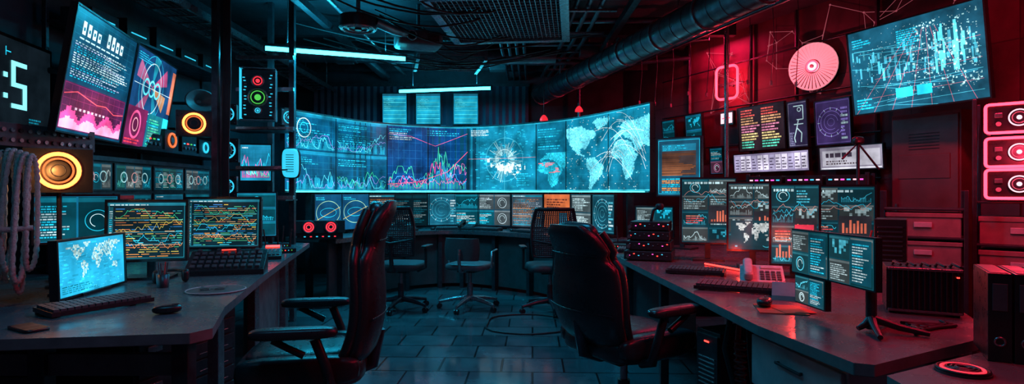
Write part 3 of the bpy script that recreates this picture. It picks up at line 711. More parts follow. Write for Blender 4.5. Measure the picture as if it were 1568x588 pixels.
b.loft([[(r*math.cos(a*.3142),yy,r*.8*math.sin(a*.3142)) for a in range(20)] for r,yy in ((.03,.12),(.04,.06),(.07,.02),(.13,-.03),(.135,-.035),(.12,-.03),(.05,.03),(.02,.05))],'grey_plastic'); b.cyl((0,.1,0),(0,.20,0),.05,'dark_metal'); b.cyl((0,.2,0),(-.2,.3,0),.015,'dark_metal',8); b.done()
b=MB('hanging_rope_coil',frame(-2.255,2.62,0,0))
for k in range(8):
    x=-.08+k*.026; zt=1.44-.008*abs(k-3.5); zb=.85+.06*math.sin(k*2.1); 
    P=[];rr=[]
    for i in range(110):
        a=i/109*math.pi*2; P.append((x+.012*math.cos(a)+.006*math.sin(a*3+k)*(1-math.cos(a))*.5,.02*math.sin(a*.5)*(1 if k%2 else -1)+.035*math.sin(a),(zt+zb)/2+(zt-zb)/2*math.cos(a))); rr.append(.0105+.0022*math.sin(i*2.1))
    b.tube(P,rr,'rope_fibre',8,closed=True)
b.tube([(-.11,0,1.10),(-.05,-.06,1.09),(.05,-.065,1.085),(.12,0,1.09)],.012,'rope_fibre',8)
b.cyl((0,.0,1.425),(-1.03,0,1.44),.012,'steel',8); b.cyl((-1.03,0,1.44),(-1.042,0,1.44),.04,'steel',12)
b.done()
def keyboard(x,y,z,yaw,w=.42,d=.15,led=None):
    b=MB('computer_keyboard',frame(x,y,z+.0075,yaw,4)); b.box(0,0,.012,w,d,.018,'black_plastic')
    for i in range(15):
        for j in range(5): b.box(-w/2+.02+i*(w-.04)/14,-d/2+.02+j*(d-.04)/4,.026,(w-.04)/14*.82,(d-.04)/4*.8,.010,'grey_plastic')
    for sx in (-.45,.45): b.box(sx*w,d*.42,-.003,.03,.014,.014,'black_plastic')
    if led: b.box(0,d/2-.002,.022,w*.9,.003,.004,led)
    b.done()
def mouse(x,y,z,yaw):
    b=MB('computer_mouse',frame(x,y,z+.002,yaw)); b.sell((0,0,.017),(.062,.11,.036),'black_plastic',.75,24,12); b.box(0,-.028,.034,.008,.022,.006,'grey_plastic'); b.box(0,-.02,.0335,.002,.05,.003,'grey_plastic'); b.done()
keyboard(-1.78,2.52,.75,62,.40,.15); mouse(-1.42,2.42,.75,120)
b=MB('smartphone',frame(-1.76,2.14,.7505,60)); b.sell((0,0,.005),(.08,.16,.010),'black_plastic',.25); b.box(0,0,.0102,.07,.145,.001,'dark_metal'); b.done()
b=MB('round_mouse_pad',frame(-1.50,2.98,.7505)); b.cyl((0,0,0),(0,0,.005),.14,'grey_plastic',40); b.ring((0,0,.005),.138,.003,'pale_plastic','z'); b.done()
b=MB('eyeglasses',frame(-1.51,2.96,.757,20))
for s in (-1,1): b.ring((s*.033,0,.004),.024,.0022,'black_plastic','z'); b.tube([(s*.055,.0,.006),(s*.06,.08,.006),(s*.055,.12,.003)],.002,'black_plastic',6)
b.cyl((-.01,0,.004),(.01,0,.004),.002,'black_plastic',6); b.done()
b=MB('control_panel_console',frame(-1.76,3.64,.7505,16)); 
b.add([(-.22,-.12,0),(.22,-.12,0),(.22,.1,0),(-.22,.1,0),(-.22,-.12,.03),(.22,-.12,.03),(.22,.1,.13),(-.22,.1,.13)],[(3,2,1,0),(4,5,6,7),(0,1,5,4),(1,2,6,5),(2,3,7,6),(3,0,4,7)],'black_plastic')
b.T=Matrix.Translation((0,-.01,.082))@Matrix.Rotation(math.atan2(.1,.22),4,'X')
for i in range(10):
    for j in range(4): b.box(-.18+i*.04,-.08+j*.05,.004,.026,.03,.012,'grey_plastic')
for i in range(4): b.cyl((-.17+i*.11,.095,0),(-.17+i*.11,.095,.02),.014,'steel',12)
b.box(.0,.112,.006,.12,.006,.006,'led_red')
b.T=Matrix(); b.done(.002)
b=MB('pen_cup',frame(-1.83,3.08,.7505)); b.loft([[(r*math.cos(a*.3927),r*math.sin(a*.3927),z) for a in range(16)] for r,z in ((.028,0),(.032,.07),(.028,.07),(.025,.01))],'dark_metal')
for k in range(4): b.cyl((.01*math.cos(k*1.6),.01*math.sin(k*1.6),.012),(.025*math.cos(k*1.6),.025*math.sin(k*1.6),.13),.004,'cable_red' if k==1 else 'grey_plastic',6)
b.done()
b=MB('headset',frame(-1.88,3.24,.7505,30)); b.tube([(.07*math.cos(a*.35),.07*math.sin(a*.35),.05+.01*math.sin(a*.35)) for a in range(10)],.008,'black_plastic',8)
for s in (-1,1): b.sell((s*.07,0,.036),(.04,.06,.07),'black_plastic',.7)
b.done()
def telephone(x,y,z,yaw,m='black_plastic',led=None):
    b=MB('desk_telephone',frame(x,y,z,yaw))
    b.add([(-.11,-.1,0),(.11,-.1,0),(.11,.1,0),(-.11,.1,0),(-.11,-.1,.025),(.11,-.1,.025),(.11,.1,.09),(-.11,.1,.09)],[(3,2,1,0),(4,5,6,7),(0,1,5,4),(1,2,6,5),(2,3,7,6),(3,0,4,7)],m)
    b.T=Matrix.Translation((0,0,.058))@Matrix.Rotation(math.atan2(.065,.2),4,'X')
    for i in range(4):
        for j in range(4): b.box(.0+i*.028,-.075+j*.028,.004,.02,.018,.008,'grey_plastic')
    b.box(.045,.07,.004,.1,.035,.008,'glow_cyan' if led is None else led)
    b.sell((-.07,0,.035),(.045,.2,.03),m,.5); b.sell((-.07,.08,.022),(.05,.05,.045),m,.6); b.sell((-.07,-.08,.022),(.05,.05,.045),m,.6)
    b.T=Matrix(); b.tube([(-.07-.02*math.sin(i*.9),-.1-.008*i,.012+.006*math.cos(i*.9)) for i in range(14)],.004,m,6); b.done(.003)
telephone(-1.85,4.42,.7505,20,led='led_red')
b=MB('paper_stack',frame(-2.35,2.45,.7505,25)); 
for k in range(5): b.T=Matrix.Rotation(math.radians(k*7-12),4,'Z'); b.box(0,0,.002+.0035*k,.21,.297,.003,'paper_white'); b.T=Matrix()
b.done()
def router(x,y,z,yaw,n=3):
    b=MB('network_router',frame(x,y,z,yaw)); b.box(0,0,.02,.24,.15,.034,'black_plastic')
    for i in range(8): b.box(-.09+i*.025,-.077,.022,.008,.004,.006,('glow_cyan','glow_green','led_red')[i%3])
    for i in range(n): b.cyl((-.09+i*.18/(n-1),.07,.02),(-.09+i*.18/(n-1)+(i-1)*.02,.09,.19),.006,'black_plastic',8)
    for sx in (-1,1): b.box(sx*.09,0,.0015,.02,.1,.003,'black_plastic')
    b.done(.002)
router(-1.92,4.85,.7505,30); router(-2.12,5.25,.7505,40); router(1.0,5.2,.7505,-30)
for (s_,yw) in ((1.2,0),(2.6,0),(3.5,0),(4.3,0)):
    p,t=wp(s_,.55); keyboard(p.x,p.y,.7515,math.degrees(math.atan2(t.y,t.x)),.40,.14,'glow_cyan' if s_>2 else None)
for s_ in (1.7,3.05):
    p,t=wp(s_,.52); telephone(p.x,p.y,.7525,math.degrees(math.atan2(t.y,t.x)))
for s_ in (2.2,3.95):
    p,t=wp(s_,.52); mouse(p.x,p.y,.7515,10)
b=MB('twin_speaker_unit',frame(-2.0,6.12,.7555,15)); 
b.box(0,.06,.13,.5,.12,.13,'black_plastic'); b.box(0,.06,.033,.46,.10,.065,'black_plastic')
for s in (-.11,.11):
    b.ring((s,-.003,.13),.062,.010,'dark_metal'); b.cyl((s,0,.13),(s,-.006,.13),.052,'glow_red',24); b.ring((s,-.008,.13),.034,.004,'black_plastic'); b.cyl((s,-.006,.13),(s,-.014,.13),.018,'black_plastic',16)
for k in range(6): b.box(-.15+k*.06,.008,.03,.02,.006,.01,'glow_red' if k%2 else 'glow_cyan')
b.done(.003)

# ------------------------------------------------------------ chairs
def star_base(b,z=.0,r=.32,m='dark_metal'):
    for k in range(5):
        a=k*1.2566+.3; c,s=math.cos(a),math.sin(a)
        b.tube([(0,0,.12),(c*r*.5,s*r*.5,.105),(c*r,s*r,.075)],[.03,.024,.016],m,8)
        for q in (-.014,.014):
            b.cyl((c*r-s*(q-.007),s*r+c*(q-.007),.028),(c*r-s*(q+.007),s*r+c*(q+.007),.028),.0275,'black_plastic',14)
        b.cyl((c*r,s*r,.03),(c*r,s*r,.08),.01,m,8)
    b.cyl((0,0,.08),(0,0,.28),.032,m,14); b.cyl((0,0,.25),(0,0,.42),.02,'steel',12)
def exec_chair(x,y,yaw,top=1.2,lean=.20,trim='leather'):
    b=MB('executive_office_chair',frame(x,y,0,yaw)); star_base(b)
    b.box(0,.0,.42,.26,.3,.04,'black_plastic')
    b.sell((0,-.02,.485),(.54,.54,.13),'leather',.45,28,14); b.sell((0,-.04,.52),(.40,.44,.10),'leather',.5,24,12)
    b.sell((-.22,-.02,.505),(.10,.5,.12),'leather',.5); b.sell((.22,-.02,.505),(.10,.5,.12),'leather',.5)
    rings=[];N=26; z0=.50
    def prof(t):
        return .215+.045*math.sin(math.pi*min(1,t*1.35))-.07*max(0,(t-.70)/.30)**1.5-(.025 if .68<t<.78 else 0)
    for i in range(25):
        t=i/24; z=z0+(top-z0)*t; yc=.22+lean*t+.03*math.sin(t*math.pi*2); hw=prof(t); th=.05*(1-.25*t)
        if t>.8: th*=1.15
        if i==0 or i==24: hw*=.80; th*=.5
        if i==1 or i==23: hw*=.95; th*=.85
        rg=[]
        for j in range(N):
            a=2*math.pi*j/N; ca,sa=math.cos(a),math.sin(a); xx=math.copysign(abs(ca)**.55,ca)*hw; yy=math.copysign(abs(sa)**.7,sa)*th - .06*(xx/.26)**2
            rg.append((xx,yc+yy,z))
        rings.append(rg)
    b.loft(rings,'leather')
    for (t,hh,w_) in ((.18,.16,.34),(.42,.17,.35),(.64,.14,.33),(.88,.17,.31)):
        z=z0+(top-z0)*t; yc=.22+lean*t+.03*math.sin(t*math.pi*2)
        b.sell((0,yc-.045,z),(w_,.07,hh),'leather',.55,20,10,Matrix.Rotation(-math.atan2(lean,top-z0),3,'X'))
    for t in (.3,.76):
        P=[]
        for i in range(9):
            u=-1+2*i/8; z=z0+(top-z0)*t; xx=u*prof(t)*.93; P.append((xx,.22+lean*t+.03*math.sin(t*math.pi*2)+.05*(1-.25*t)-.06*(xx/.26)**2-.004*abs(u),z))
        b.tube(P,.003,'leather',6)
    for s in (-1,1):
        P=[]
        for i in range(20):
            t=.04+.90*i/19; P.append((s*(prof(t)-.015),.22+lean*t+.03*math.sin(t*math.pi*2)-.085,z0+(top-z0)*t))
        b.tube(P,[.022]*20,'leather',8); 
        P2=[(p[0]*1.04,p[1]+.03,p[2]) for p in P]; b.tube(P2,.006,trim,6)
        b.tube([(s*.25,.12,.44),(s*.32,.12,.46),(s*.335,.10,.56),(s*.335,.06,.665)],[.022,.024,.02,.02],'black_plastic',10)
        b.tube([(s*.335,.02,.60),(s*.335,-.10,.665)],[.016,.014],'black_plastic',8)
        b.sell((s*.335,-.02,.69),(.085,.34,.045),'leather',.5,20,10)
    b.tube([(0,.15,.42),(0,.27,.46),(0,.30,.62)],.03,'dark_metal',8)
    b.done()
exec_chair(-.91,2.66,-79,1.21,.14)
exec_chair(.58,3.05,122,1.09,.17,'leather_trim')
def mesh_chair(x,y,yaw,top=1.07,arms=True,fab='mesh_fabric'):
    b=MB('mesh_office_chair',frame(x,y,0,yaw)); star_base(b); b.sell((0,0,.47),(.50,.48,.09),fab,.45,24,10); b.box(0,0,.42,.22,.25,.03,'black_plastic')
    z0=.60
    def P(u,t):
        w=.21+.03*math.sin(math.pi*t)-.02*t; return (u*w,.25+.06*t-.04*(u*u)+.02*math.sin(t*6),z0+(top-z0)*t)
    loop=[P(-1+2*i/8,0) for i in range(9)]+[P(1,i/10) for i in range(1,11)]+[P(1-2*i/8,1) for i in range(1,9)]+[P(-1,1-i/10) for i in range(1,10)]
    b.tube(loop,.016,'black_plastic',8,closed=True)
    for i in range(1,20): b.tube([P(-1+2*i/20,t/8) for t in range(9)],.0065,fab,5)
    for i in range(1,24): b.tube([P(-1+2*k/8,i/24) for k in range(9)],.0065,fab,5)
    b.tube([(0,.1,.43),(0,.26,.45),(0,.29,.62),(0,.30,.80)],[.025,.025,.022,.015],'black_plastic',8)
    b.tube([P(-1,.35),(0,.31,z0+.13),P(1,.35)],.012,'black_plastic',8)
    if arms:
        for s in (-1,1):
            b.tube([(s*.2,.05,.42),(s*.29,.05,.46),(s*.29,.05,.66)],.015,'black_plastic',8); b.sell((s*.29,.0,.68),(.07,.25,.03),'black_plastic',.4)
    b.done()
mesh_chair(-1.18,6.25,170,1.09); mesh_chair(.40,6.15,186,1.08)
b=MB('task_stool_chair',frame(-.45,6.3,0,160)); star_base(b,r=.33,m='steel'); b.sell((0,0,.46),(.46,.44,.08),'grey_plastic',.45,24,10); b.box(0,0,.415,.2,.22,.03,'black_plastic')
b.tube([(0,.12,.42),(0,.25,.43),(0,.28,.55),(0,.27,.66)],.018,'steel',8)
rs=[]
for i in range(9):
    z=.54+.23*i/8; hw=.2*(1-.25*abs(i/8-.5)**2*4*.3); rs.append([(math.copysign(abs(math.cos(a*.3142))**.5,math.cos(a*.3142))*hw,.25+.02*math.sin(a*.3142)-.05*(math.cos(a*.3142))**2,z) for a in range(20)])
b.loft(rs,'mesh_fabric')
for s in (-1,1): b.tube([(s*.15,.0,.42),(s*.25,.0,.45),(s*.26,.02,.62),(s*.26,-.12,.63)],.012,'steel',8)
b.done()
b=MB('floor_cable'); b.tube([(.15+.42*math.cos(i*.28)*(1+.1*math.sin(i)),5.55+.42*math.sin(i*.28),.009) for i in range(20)]+[(.9,5.5,.009),(1.0,5.3,.009)],.008,'cable_rubber',6); b.done()

# ------------------------------------------------------------ RIGHT SIDE
b=MB('long_workstation_desk')
poly=[(.80,5.55),(.82,4.4),(.88,3.2),(.92,2.2),(1.00,1.72),(1.05,1.70),(1.70,2.06),(1.95,2.6),(2.35,3.4),(2.40,5.5)]
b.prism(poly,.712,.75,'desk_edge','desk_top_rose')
b.prism([(1.95,2.75),(2.27,3.45),(2.30,3.43),(1.98,2.73)],.02,.712,'desk_side'); b.b2(2.28,2.32,3.5,5.4,.02,.712,'desk_side')
for (x,y) in ((.90,4.5),(.93,3.6),(.88,5.4),(2.2,5.4)): b.b2(x-.025,x+.025,y-.025,y+.025,0,.712,'dark_metal')
b.b2(1.2,2.2,5.42,5.45,.1,.7,'desk_side'); b.done(.003)
def drawers(x,y,yaw,w,d,h=.70,n=3,m='drawer_paint'):
    b=MB('drawer_cabinet',frame(x,y,0,yaw)); b.b2(-w/2,w/2,0,d,.03,h,m); b.b2(-w/2+.02,w/2-.02,.02,d-.02,0,.03,'black_plastic')
    for i in range(n):
        z=.05+i*(h-.06)/n; b.b2(-w/2+.012,w/2-.012,-.016,.001,z,z+(h-.06)/n-.014,m); b.b2(-.08,.08,-.034,-.026,z+(h-.06)/n*.62,z+(h-.06)/n*.62+.012,'dark_metal'); 
        for s in (-.07,.07): b.b2(s-.004,s+.004,-.03,-.016,z+(h-.06)/n*.62,z+(h-.06)/n*.62+.012,'dark_metal')
    b.done(.004)
drawers(1.02,2.12,-83,.56,.45); drawers(.92,4.85,-88,.6,.5,n=4)
b=MB('computer_tower',frame(1.12,3.35,0,-70)); b.b2(-.1,.1,0,.42,.02,.46,'black_plastic'); b.b2(-.09,.09,-.012,0,.04,.44,'dark_metal')
for i in range(10): b.b2(-.07,.07,-.018,-.01,.08+i*.025,.088+i*.025,'steel')
b.box(0,-.014,.40,.04,.006,.01,'led_red'); 
for x in (-.08,.08): b.b2(x-.015,x+.015,.02,.4,0,.02,'black_plastic')
b.done(.003)
b=MB('cable_bundle')
for k in range(4): b.tube([(1.05+.05*k,2.80+.03*k,.70),(1.02+.06*k,2.82,.5),(1.06+.05*k,2.78+.02*k,.3),(1.0+.08*k,2.85,.015)],.014,'cable_red' if k%2 else 'cable_rubber',8)
for i in range(14): b.ring((1.08,2.78,.15+i*.03),.025,.006,'cable_red','z',n=12,k=5)
b.done()
bgR=(.008,.045,.06)
def d_right(k):
    def f(cv):
        d_dash([(.2,.6,.7),(.1,.45,.55),(.5,.7,.75)],2,4)(cv); cv.sub(0,0,1,1)
        cv.rect(.5,.30,.46,.28,(.03,.03,.04),3); cv.bars(.55,.33,.36,.2,7,(1,.22,.13),4); cv.text(.08,.30,.36,.14,4,[(.8,.1,.1),(1,.3,.2)],.9,4,.5,.2)
        cv.chart(.05,.66,.9,.16,26,(.8,.35,.3),.002,l=5); cv.chart(.05,.62,.9,.2,26,CY,.002,l=5)
        if k==1: cv.rect(.05,.06,.9,.38,(.02,.05,.06),4); worldmap(cv,.1,.08,.8,.34,(.6,.65,.65),cell=.008,l=5)
        if k==2: cv.rect(.5,.44,.4,.06,RD,5); cv.bars(.1,.08,.8,.2,12,(.9,.22,.15),5)
        cv.text(.05,.92,.8,.04,1,[WH],.9,5,.8,.08)
    return f
monitor('desk_monitor',1.42,4.25,1.115,.37,.46,-14,0,d_right(0),.7505,bg=bgR,gain=.75)
monitor('desk_monitor',1.575,3.83,1.09,.31,.43,-16,0,d_right(1),.7505,bg=bgR,gain=.75)
monitor('desk_monitor',1.645,3.42,1.06,.25,.46,-20,0,d_right(2),.7505,bg=bgR,gain=.75)
monitor('desk_monitor',1.90,3.42,1.08,.36,.40,-24,0,d_right(3),.7505,bg=bgR,gain=.6)
b=MB('dual_arm_monitor',frame(1.215,2.26,1.0,-86,0))
for k in (-1,1):
    for (zc,hh,ww) in ((.0,.175,.25),(-.155,.11,.2)):
        if zc<0 and k>0: continue
        b.box(k*.13,.016,zc,ww+.012,.025,hh+.012,'black_plastic'); cv=Canvas(ww,hh,(.015,.08,.10)); d_dash([(.3,.75,.85),(.6,.8,.85),(.1,.5,.55)],2,2)(cv); cv.sub(0,0,1,1); cv.rect(.52,.05,.45,.9,(.01,.06,.08),3); cv.text(.56,.1,.38,.8,14,[(.6,.8,.85),CY],.9,4,.45,.14)
        cv.q=[(p,l,mul(c,.75)) for p,l,c in cv.q]; b.flat(cv,k*.13,.001,zc)
b.box(0,.045,0,.12,.03,.05,'black_plastic')
b.tube([(.16,.06,-.24),(.16,.06,.0),(.10,.06,.02)],.018,'black_plastic',10)
for (dx,dy) in ((.13,-.06),(.10,.14),(-.08,.12),(0,-.05)): b.tube([(.16,.06,-.20),(.16+dx*.5,.06+dy*.5,-.225),(.16+dx,.06+dy,-.238)],[.016,.013,.009],'black_plastic',8)
b.done()
keyboard(1.13,2.98,.75,-28,.38,.14); keyboard(1.12,3.58,.75,-25,.34,.13); mouse(1.10,2.56,.754,150)
b=MB('red_note_sheet',frame(1.13,2.50,.7505,-15)); b.box(.01,0,.0015,.19,.2,.003,'note_red'); b.T=Matrix.Rotation(.3,4,'Z'); b.box(.05,-.04,.004,.13,.12,.002,'note_red'); b.done()
b=MB('desk_notepad',frame(1.31,2.74,.7505,-25)); b.add([(-.09,-.06,0),(.09,-.06,0),(.09,.06,0),(-.09,.06,0),(-.09,-.05,.02),(.09,-.05,.02),(.09,.045,.07),(-.09,.045,.07)],[(3,2,1,0),(4,5,6,7),(0,1,5,4),(1,2,6,5),(2,3,7,6),(3,0,4,7)],'notepad_teal'); 
for i in range(9): b.ring((-.07+i*.0175,.048,.068),.006,.0012,'steel',n=8,k=4)
b.done()
telephone(1.36,3.20,.7505,-20,'pale_plastic','pale_plastic')
b=MB('led_strip_light'); b.tube([(1.32,4.02,.76),(1.46,3.62,.76),(1.50,3.3,.76)],.006,'led_red',6); b.done()
b=MB('audio_mixer_console',frame(1.02,4.35,.756,-20))
for i in range(4):
    b.box(0,.03*i,.035+i*.07,.34-.02*i,.26,.06,'black_plastic'); b.box(0,.03*i,.001+i*.07,.28,.2,.012,'black_plastic')
    for k in range(9): b.box(-.13+k*.033,.03*i-.132,.035+i*.07+.012*((k+i)%2),.012,.006,.006,('led_magenta','steel','led_red','grey_plastic','glow_cyan')[(k*2+i)%5])
    b.cyl((-.14,.03*i-.13,.028+i*.07),(-.14,.03*i-.145,.028+i*.07),.014,'steel',12)
b.tube([(.0,.05,.27),(.02,.05,.36),(.06,.03,.38)],.012,'black_plastic',8); b.sell((.07,.02,.385),(.06,.05,.05),'black_plastic',.7); b.done(.003)
keyboard(1.06,4.88,.75,-12,.36,.14)
def d_tall(cv):
    cv.rect(0,0,1,1,(.02,.07,.11)); cv.rect(.1,.35,.8,.55,(.06,.04,.04))
    for i in range(16): cv.rect(.1,.35+i*.025,.8*R.uniform(.5,1),.014,mul((.5,.16,.05),(1-.05*i)*R.uniform(.4,1)),2)
    cv.rect(.1,.78,.8,.12,(.03,.18,.26),2); cv.text(.12,.79,.7,.1,4,[CY],.9,3)
    cv.text(.1,.05,.8,.26,8,[CY,OR],.9,3); cv.frame_(mul(CY,.7),.005)
monitor('portrait_display',1.46,5.15,1.47,.40,.50,-42,0,d_tall,.7505,bg=(.05,.08,.1),gain=.9)
monitor('desk_monitor',1.30,5.38,.98,.34,.26,-30,0,d_dash([CY,WH],2,2),.7505,bg=(.02,.09,.12))
b=MB('rack_equipment_row',frame(2.66,5.36,0,-40))
for x in (-.5,.5):
    for y in (0,.3): b.b2(x-.015,x+.015,y-.0,y+.03,0,1.42,'dark_metal')
for z in (.9,1.22): b.b2(-.52,.52,0,.33,z-.02,z,'dark_metal')
for i in range(3):
    x=-.34+i*.34; b.b2(x-.155,x+.155,-.01,.3,1.221,1.40,'black_plastic')
    for k in range(6): b.box(x-.12+k*.048,-.014,1.36,.03,.006,.012,('neon_white','led_magenta','glow_cyan')[(k+i)%3]); b.cyl((x-.12+k*.048,-.01,1.27),(x-.12+k*.048,-.025,1.27),.012,'steel',10)
    b.b2(x-.15,x+.15,-.01,.3,.901,1.1,'black_plastic')
b.done(.002)
def onwall(name,t,z,w,h,draw,bg,gain=1,tilt=4,off=.16):
    x,y=onA(t,off); ax,ay=onA(t,.01); return monitor(name,x,y,z,w,h,YA,tilt,draw,arm=(ax,ay,z),bg=bg,gain=gain,bez=.01)
onwall('wall_display_screen',.25,1.98,.24,.42,d_dash([mul(CY,.5)],1,3),(.01,.09,.14))
onwall('wall_display_screen',.345,1.93,.28,.56,d_dash([mul(CY,.6),(.4,.5,.9)],1,3),(.012,.12,.22),1.2)
onwall('wall_display_screen',.42,1.62,.20,.30,d_dash([mul(CY,.5),(.6,.2,.4)],1,2),(.02,.06,.12),.9)
def d_led(cv):
    cs=[(1,.12,.1),(1,.5,.25),(.95,.3,.5),(.9,.7,.3),(.3,.8,.5),(.4,.6,.9)]
    for i in range(15):
        for k in range(2): cv.text(.06+.46*k,.06+i*.061,.42,.04,1,[cs[min(5,(14-i)//3)]],.95,2,.8,.2)
onwall('led_message_board',.55,1.95,.62,.48,d_led,(.02,.01,.015),1.0)
def d_fig(cv):
    cv.rect(0,0,1,1,(.04,.03,.09)); cv.ring(.6,.82,.02,.008,WH); cv.line([(.3,.9),(.8,.9),(.8,.6),(.45,.6)],.010,WH); cv.line([(.55,.6),(.45,.42),(.3,.2),(.35,.1)],.012,WH,3); cv.line([(.45,.42),(.7,.3),(.65,.1)],.012,WH,3); cv.line([(.3,.5),(.8,.5)],.010,WH,3); cv.frame_((.5,.5,.7)); cv.text(.05,.04,.3,.3,8,[(.5,.5,.9)],.8,4)
onwall('wall_display_screen',.643,1.94,.22,.46,d_fig,(.03,.03,.07),.5)
onwall('wall_display_screen',.72,1.92,.36,.42,d_hud((.35,.25,.85)),(.05,.025,.12),.6)
def d_white(cv):
    cv.rect(.0,.0,1,1,(.30,.25,.42)); 
    for k in range(12): cv.rect(.02+k*.081,.1,.07,.8,(.80,.74,.92) if k%3 else (.45,.40,.62),2); cv.text(.025+k*.081,.18,.058,.64,4,[(.08,.05,.12)],.8,3,.4,.3)
onwall('illuminated_key_panel',.572,1.57,.98,.20,d_white,(.3,.25,.4),.8)
def d_ctl(cv):
    cv.rect(0,0,1,1,(.30,.27,.36)); cv.rect(.04,.15,.92,.7,(.55,.53,.62),2); cv.text(.1,.54,.75,.22,1,[(.06,.04,.07)],.9,3,.9,.10); cv.text(.1,.22,.6,.22,2,[(.12,.08,.1)],.9,3,.6,.06); cv.rect(.02,.02,.96,.06,(.9,.9,1),4)
onwall('illuminated_key_panel',.755,1.57,.62,.21,d_ctl,(.3,.28,.35),.7)
def d_city(cv):
    cv.rect(0,0,1,1,(.02,.08,.12)); 
    for k in range(110):
        x=R.uniform(.02,.95); h=R.uniform(.03,.25); cv.rect(x,.42+R.uniform(-.1,.25),R.uniform(.006,.022),h*.6,mul((.22,.60,.72),R.uniform(.2,1.1)),2)
    for k in range(7): cv.line([(.50+.03*k,.85),(.02+k*.15,.0)],.0022,(.8,.16,.22),3)
    for k in range(14): a=R.uniform(0,.5); y=R.uniform(.05,.9); cv.line([(a,y),(a+R.uniform(.2,.5),y+R.uniform(-.15,.15))],.002,(.25,.75,.88),3)
    for k in range(6): y=.06+.11*k; cv.line([(.05+.05*k,y),(.97,y+.03)],.002,(.7,.2,.25) if k%2 else (.3,.75,.85),3)
    for k in range(260): cv.rect(R.uniform(.5,.96),R.uniform(.15,.92),R.uniform(.003,.016),R.uniform(.005,.025),mul((.5,.95,1),R.uniform(.3,1.2)),4)
    for k in range(260): cv.rect(R.uniform(.02,.96),R.uniform(.1,.95),.005,.006,mul(WH,R.uniform(.2,1)),4)
    for k in range(20): cv.rect(.66+R.uniform(0,.20),.3+R.uniform(0,.4),R.uniform(.01,.03),R.uniform(.05,.22),(.3,.8,.88),3)
    cv.rect(.36,.13,.13,.11,(.08,.8,.95),5); cv.rect(.52,.13,.11,.11,(.05,.65,.8),5); cv.text(.03,.05,.14,.14,4,[CY],.9,5); cv.text(.03,.8,.16,.12,4,[CY,WH],.9,5); cv.text(.40,.7,.2,.2,8,[CY],.9,5)
monitor('wall_display_screen',3.13,4.60,2.262,1.05,.69,-68.7,7.5,d_city,arm=(3.62,4.78,2.3),bg=(.02,.09,.13),gain=1.25)
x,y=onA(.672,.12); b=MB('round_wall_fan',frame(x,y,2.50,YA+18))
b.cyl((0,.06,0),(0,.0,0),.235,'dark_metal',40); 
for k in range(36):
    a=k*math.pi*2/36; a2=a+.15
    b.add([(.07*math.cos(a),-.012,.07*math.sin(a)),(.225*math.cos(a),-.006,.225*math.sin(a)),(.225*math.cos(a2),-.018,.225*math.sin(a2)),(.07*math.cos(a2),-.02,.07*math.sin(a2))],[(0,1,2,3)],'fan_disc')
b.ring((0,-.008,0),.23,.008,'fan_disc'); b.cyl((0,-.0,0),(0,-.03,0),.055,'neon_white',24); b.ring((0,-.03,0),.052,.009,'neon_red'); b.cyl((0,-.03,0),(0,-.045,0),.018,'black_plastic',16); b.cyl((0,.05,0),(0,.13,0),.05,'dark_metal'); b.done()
x,y=onA(.447,.12); b=MB('neon_sign',frame(x,y,2.53,YA+15)); P=[]
w_,h_,r_=.135,.19,.06
for (cx,cz,a0) in ((w_-r_,h_-r_,0),(-w_+r_,h_-r_,90),(-w_+r_,-h_+r_,180),(w_-r_,-h_+r_,270)):
    for k in range(6): a=math.radians(a0+18*k); P.append((cx+r_*math.cos(a),-.02,cz+r_*math.sin(a)))
b.tube(P,.015,'neon_red',8,closed=True)
for s in (-1,1): b.cyl((s*.135,-.02,0),(s*.135,.09,0),.006,'steel',6)
b.box(0,.085,0,.30,.012,.03,'dark_metal'); b.cyl((0,.09,0),(0,.115,0),.03,'dark_metal',8); b.done()
x,y=onA(.44,.10); b=MB('neon_sign',frame(x,y,2.12,YA)); b.box(0,.02,0,.2,.04,.16,'black_plastic'); b.box(0,-.005,0,.17,.01,.12,'neon_white'); b.box(0,-.012,0,.12,.004,.012,'neon_red'); b.cyl((0,.03,0),(0,.095,0),.02,'dark_metal',8); b.done()
b=MB('wall_wire_network')
nodes=[(R.uniform(.36,.93),R.uniform(2.2,3.1)) for _ in range(44)]
for i,(t,z) in enumerate(nodes):
    x,y=onA(t,.03); b.sell((x,y,z),(.018,.018,.018),'wire_glow',1,8,6)
    nb=sorted(nodes,key=lambda q:(q[0]-t)**2*25+(q[1]-z)**2)[1:4]
    for (t2,z2) in nb:
        x2,y2=onA(t2,.03); b.cyl((x,y,z),(x2,y2,z2),.0022,'wire_glow',4)
b.done()
b=MB('wall_rail_frame')
for t in (.30,.50,.62,.79):
    x,y=onA(t,.035); b.box(x,y,1.575,.03,.03,3.14,'dark_metal')
for z in (1.38,1.80,2.25,2.75):
    x0,y0=onA(.2,.06); x1,y1=onA(.80,.06); b.cyl((x0,y0,z),(x1,y1,z),.010,'dark_metal',8)
b.done()
b=MB('support_pole'); b.cyl((2.17,5.95,0),(2.17,5.95,CEIL-.001),.022,'steel',12); b.cyl((2.17,5.95,0),(2.17,5.95,.015),.07,'steel',16); b.done()
b=MB('support_pole'); b.cyl((1.0,8.75,0),(1.0,8.75,CEIL-.001),.03,'steel',12); b.cyl((1.0,8.75,0),(1.0,8.75,.015),.07,'steel',16); b.done()
x,y=onA(.890,.20); b=MB('metal_locker',frame(x,y,0,YA)); b.b2(-.27,.27,-.0,.17,.0,1.90,'door_rose'); b.b2(-.255,.255,-.014,.0,.04,1.87,'door_rose')
for i in range(6): b.b2(-.12,.12,-.018,-.012,1.6+i*.025,1.607+i*.025,'dark_metal')
b.b2(-.22,-.20,-.04,-.012,1.0,1.15,'steel'); b.b2(-.2,.2,-.02,-.012,1.36,1.56,'door_rose'); b.done(.004)
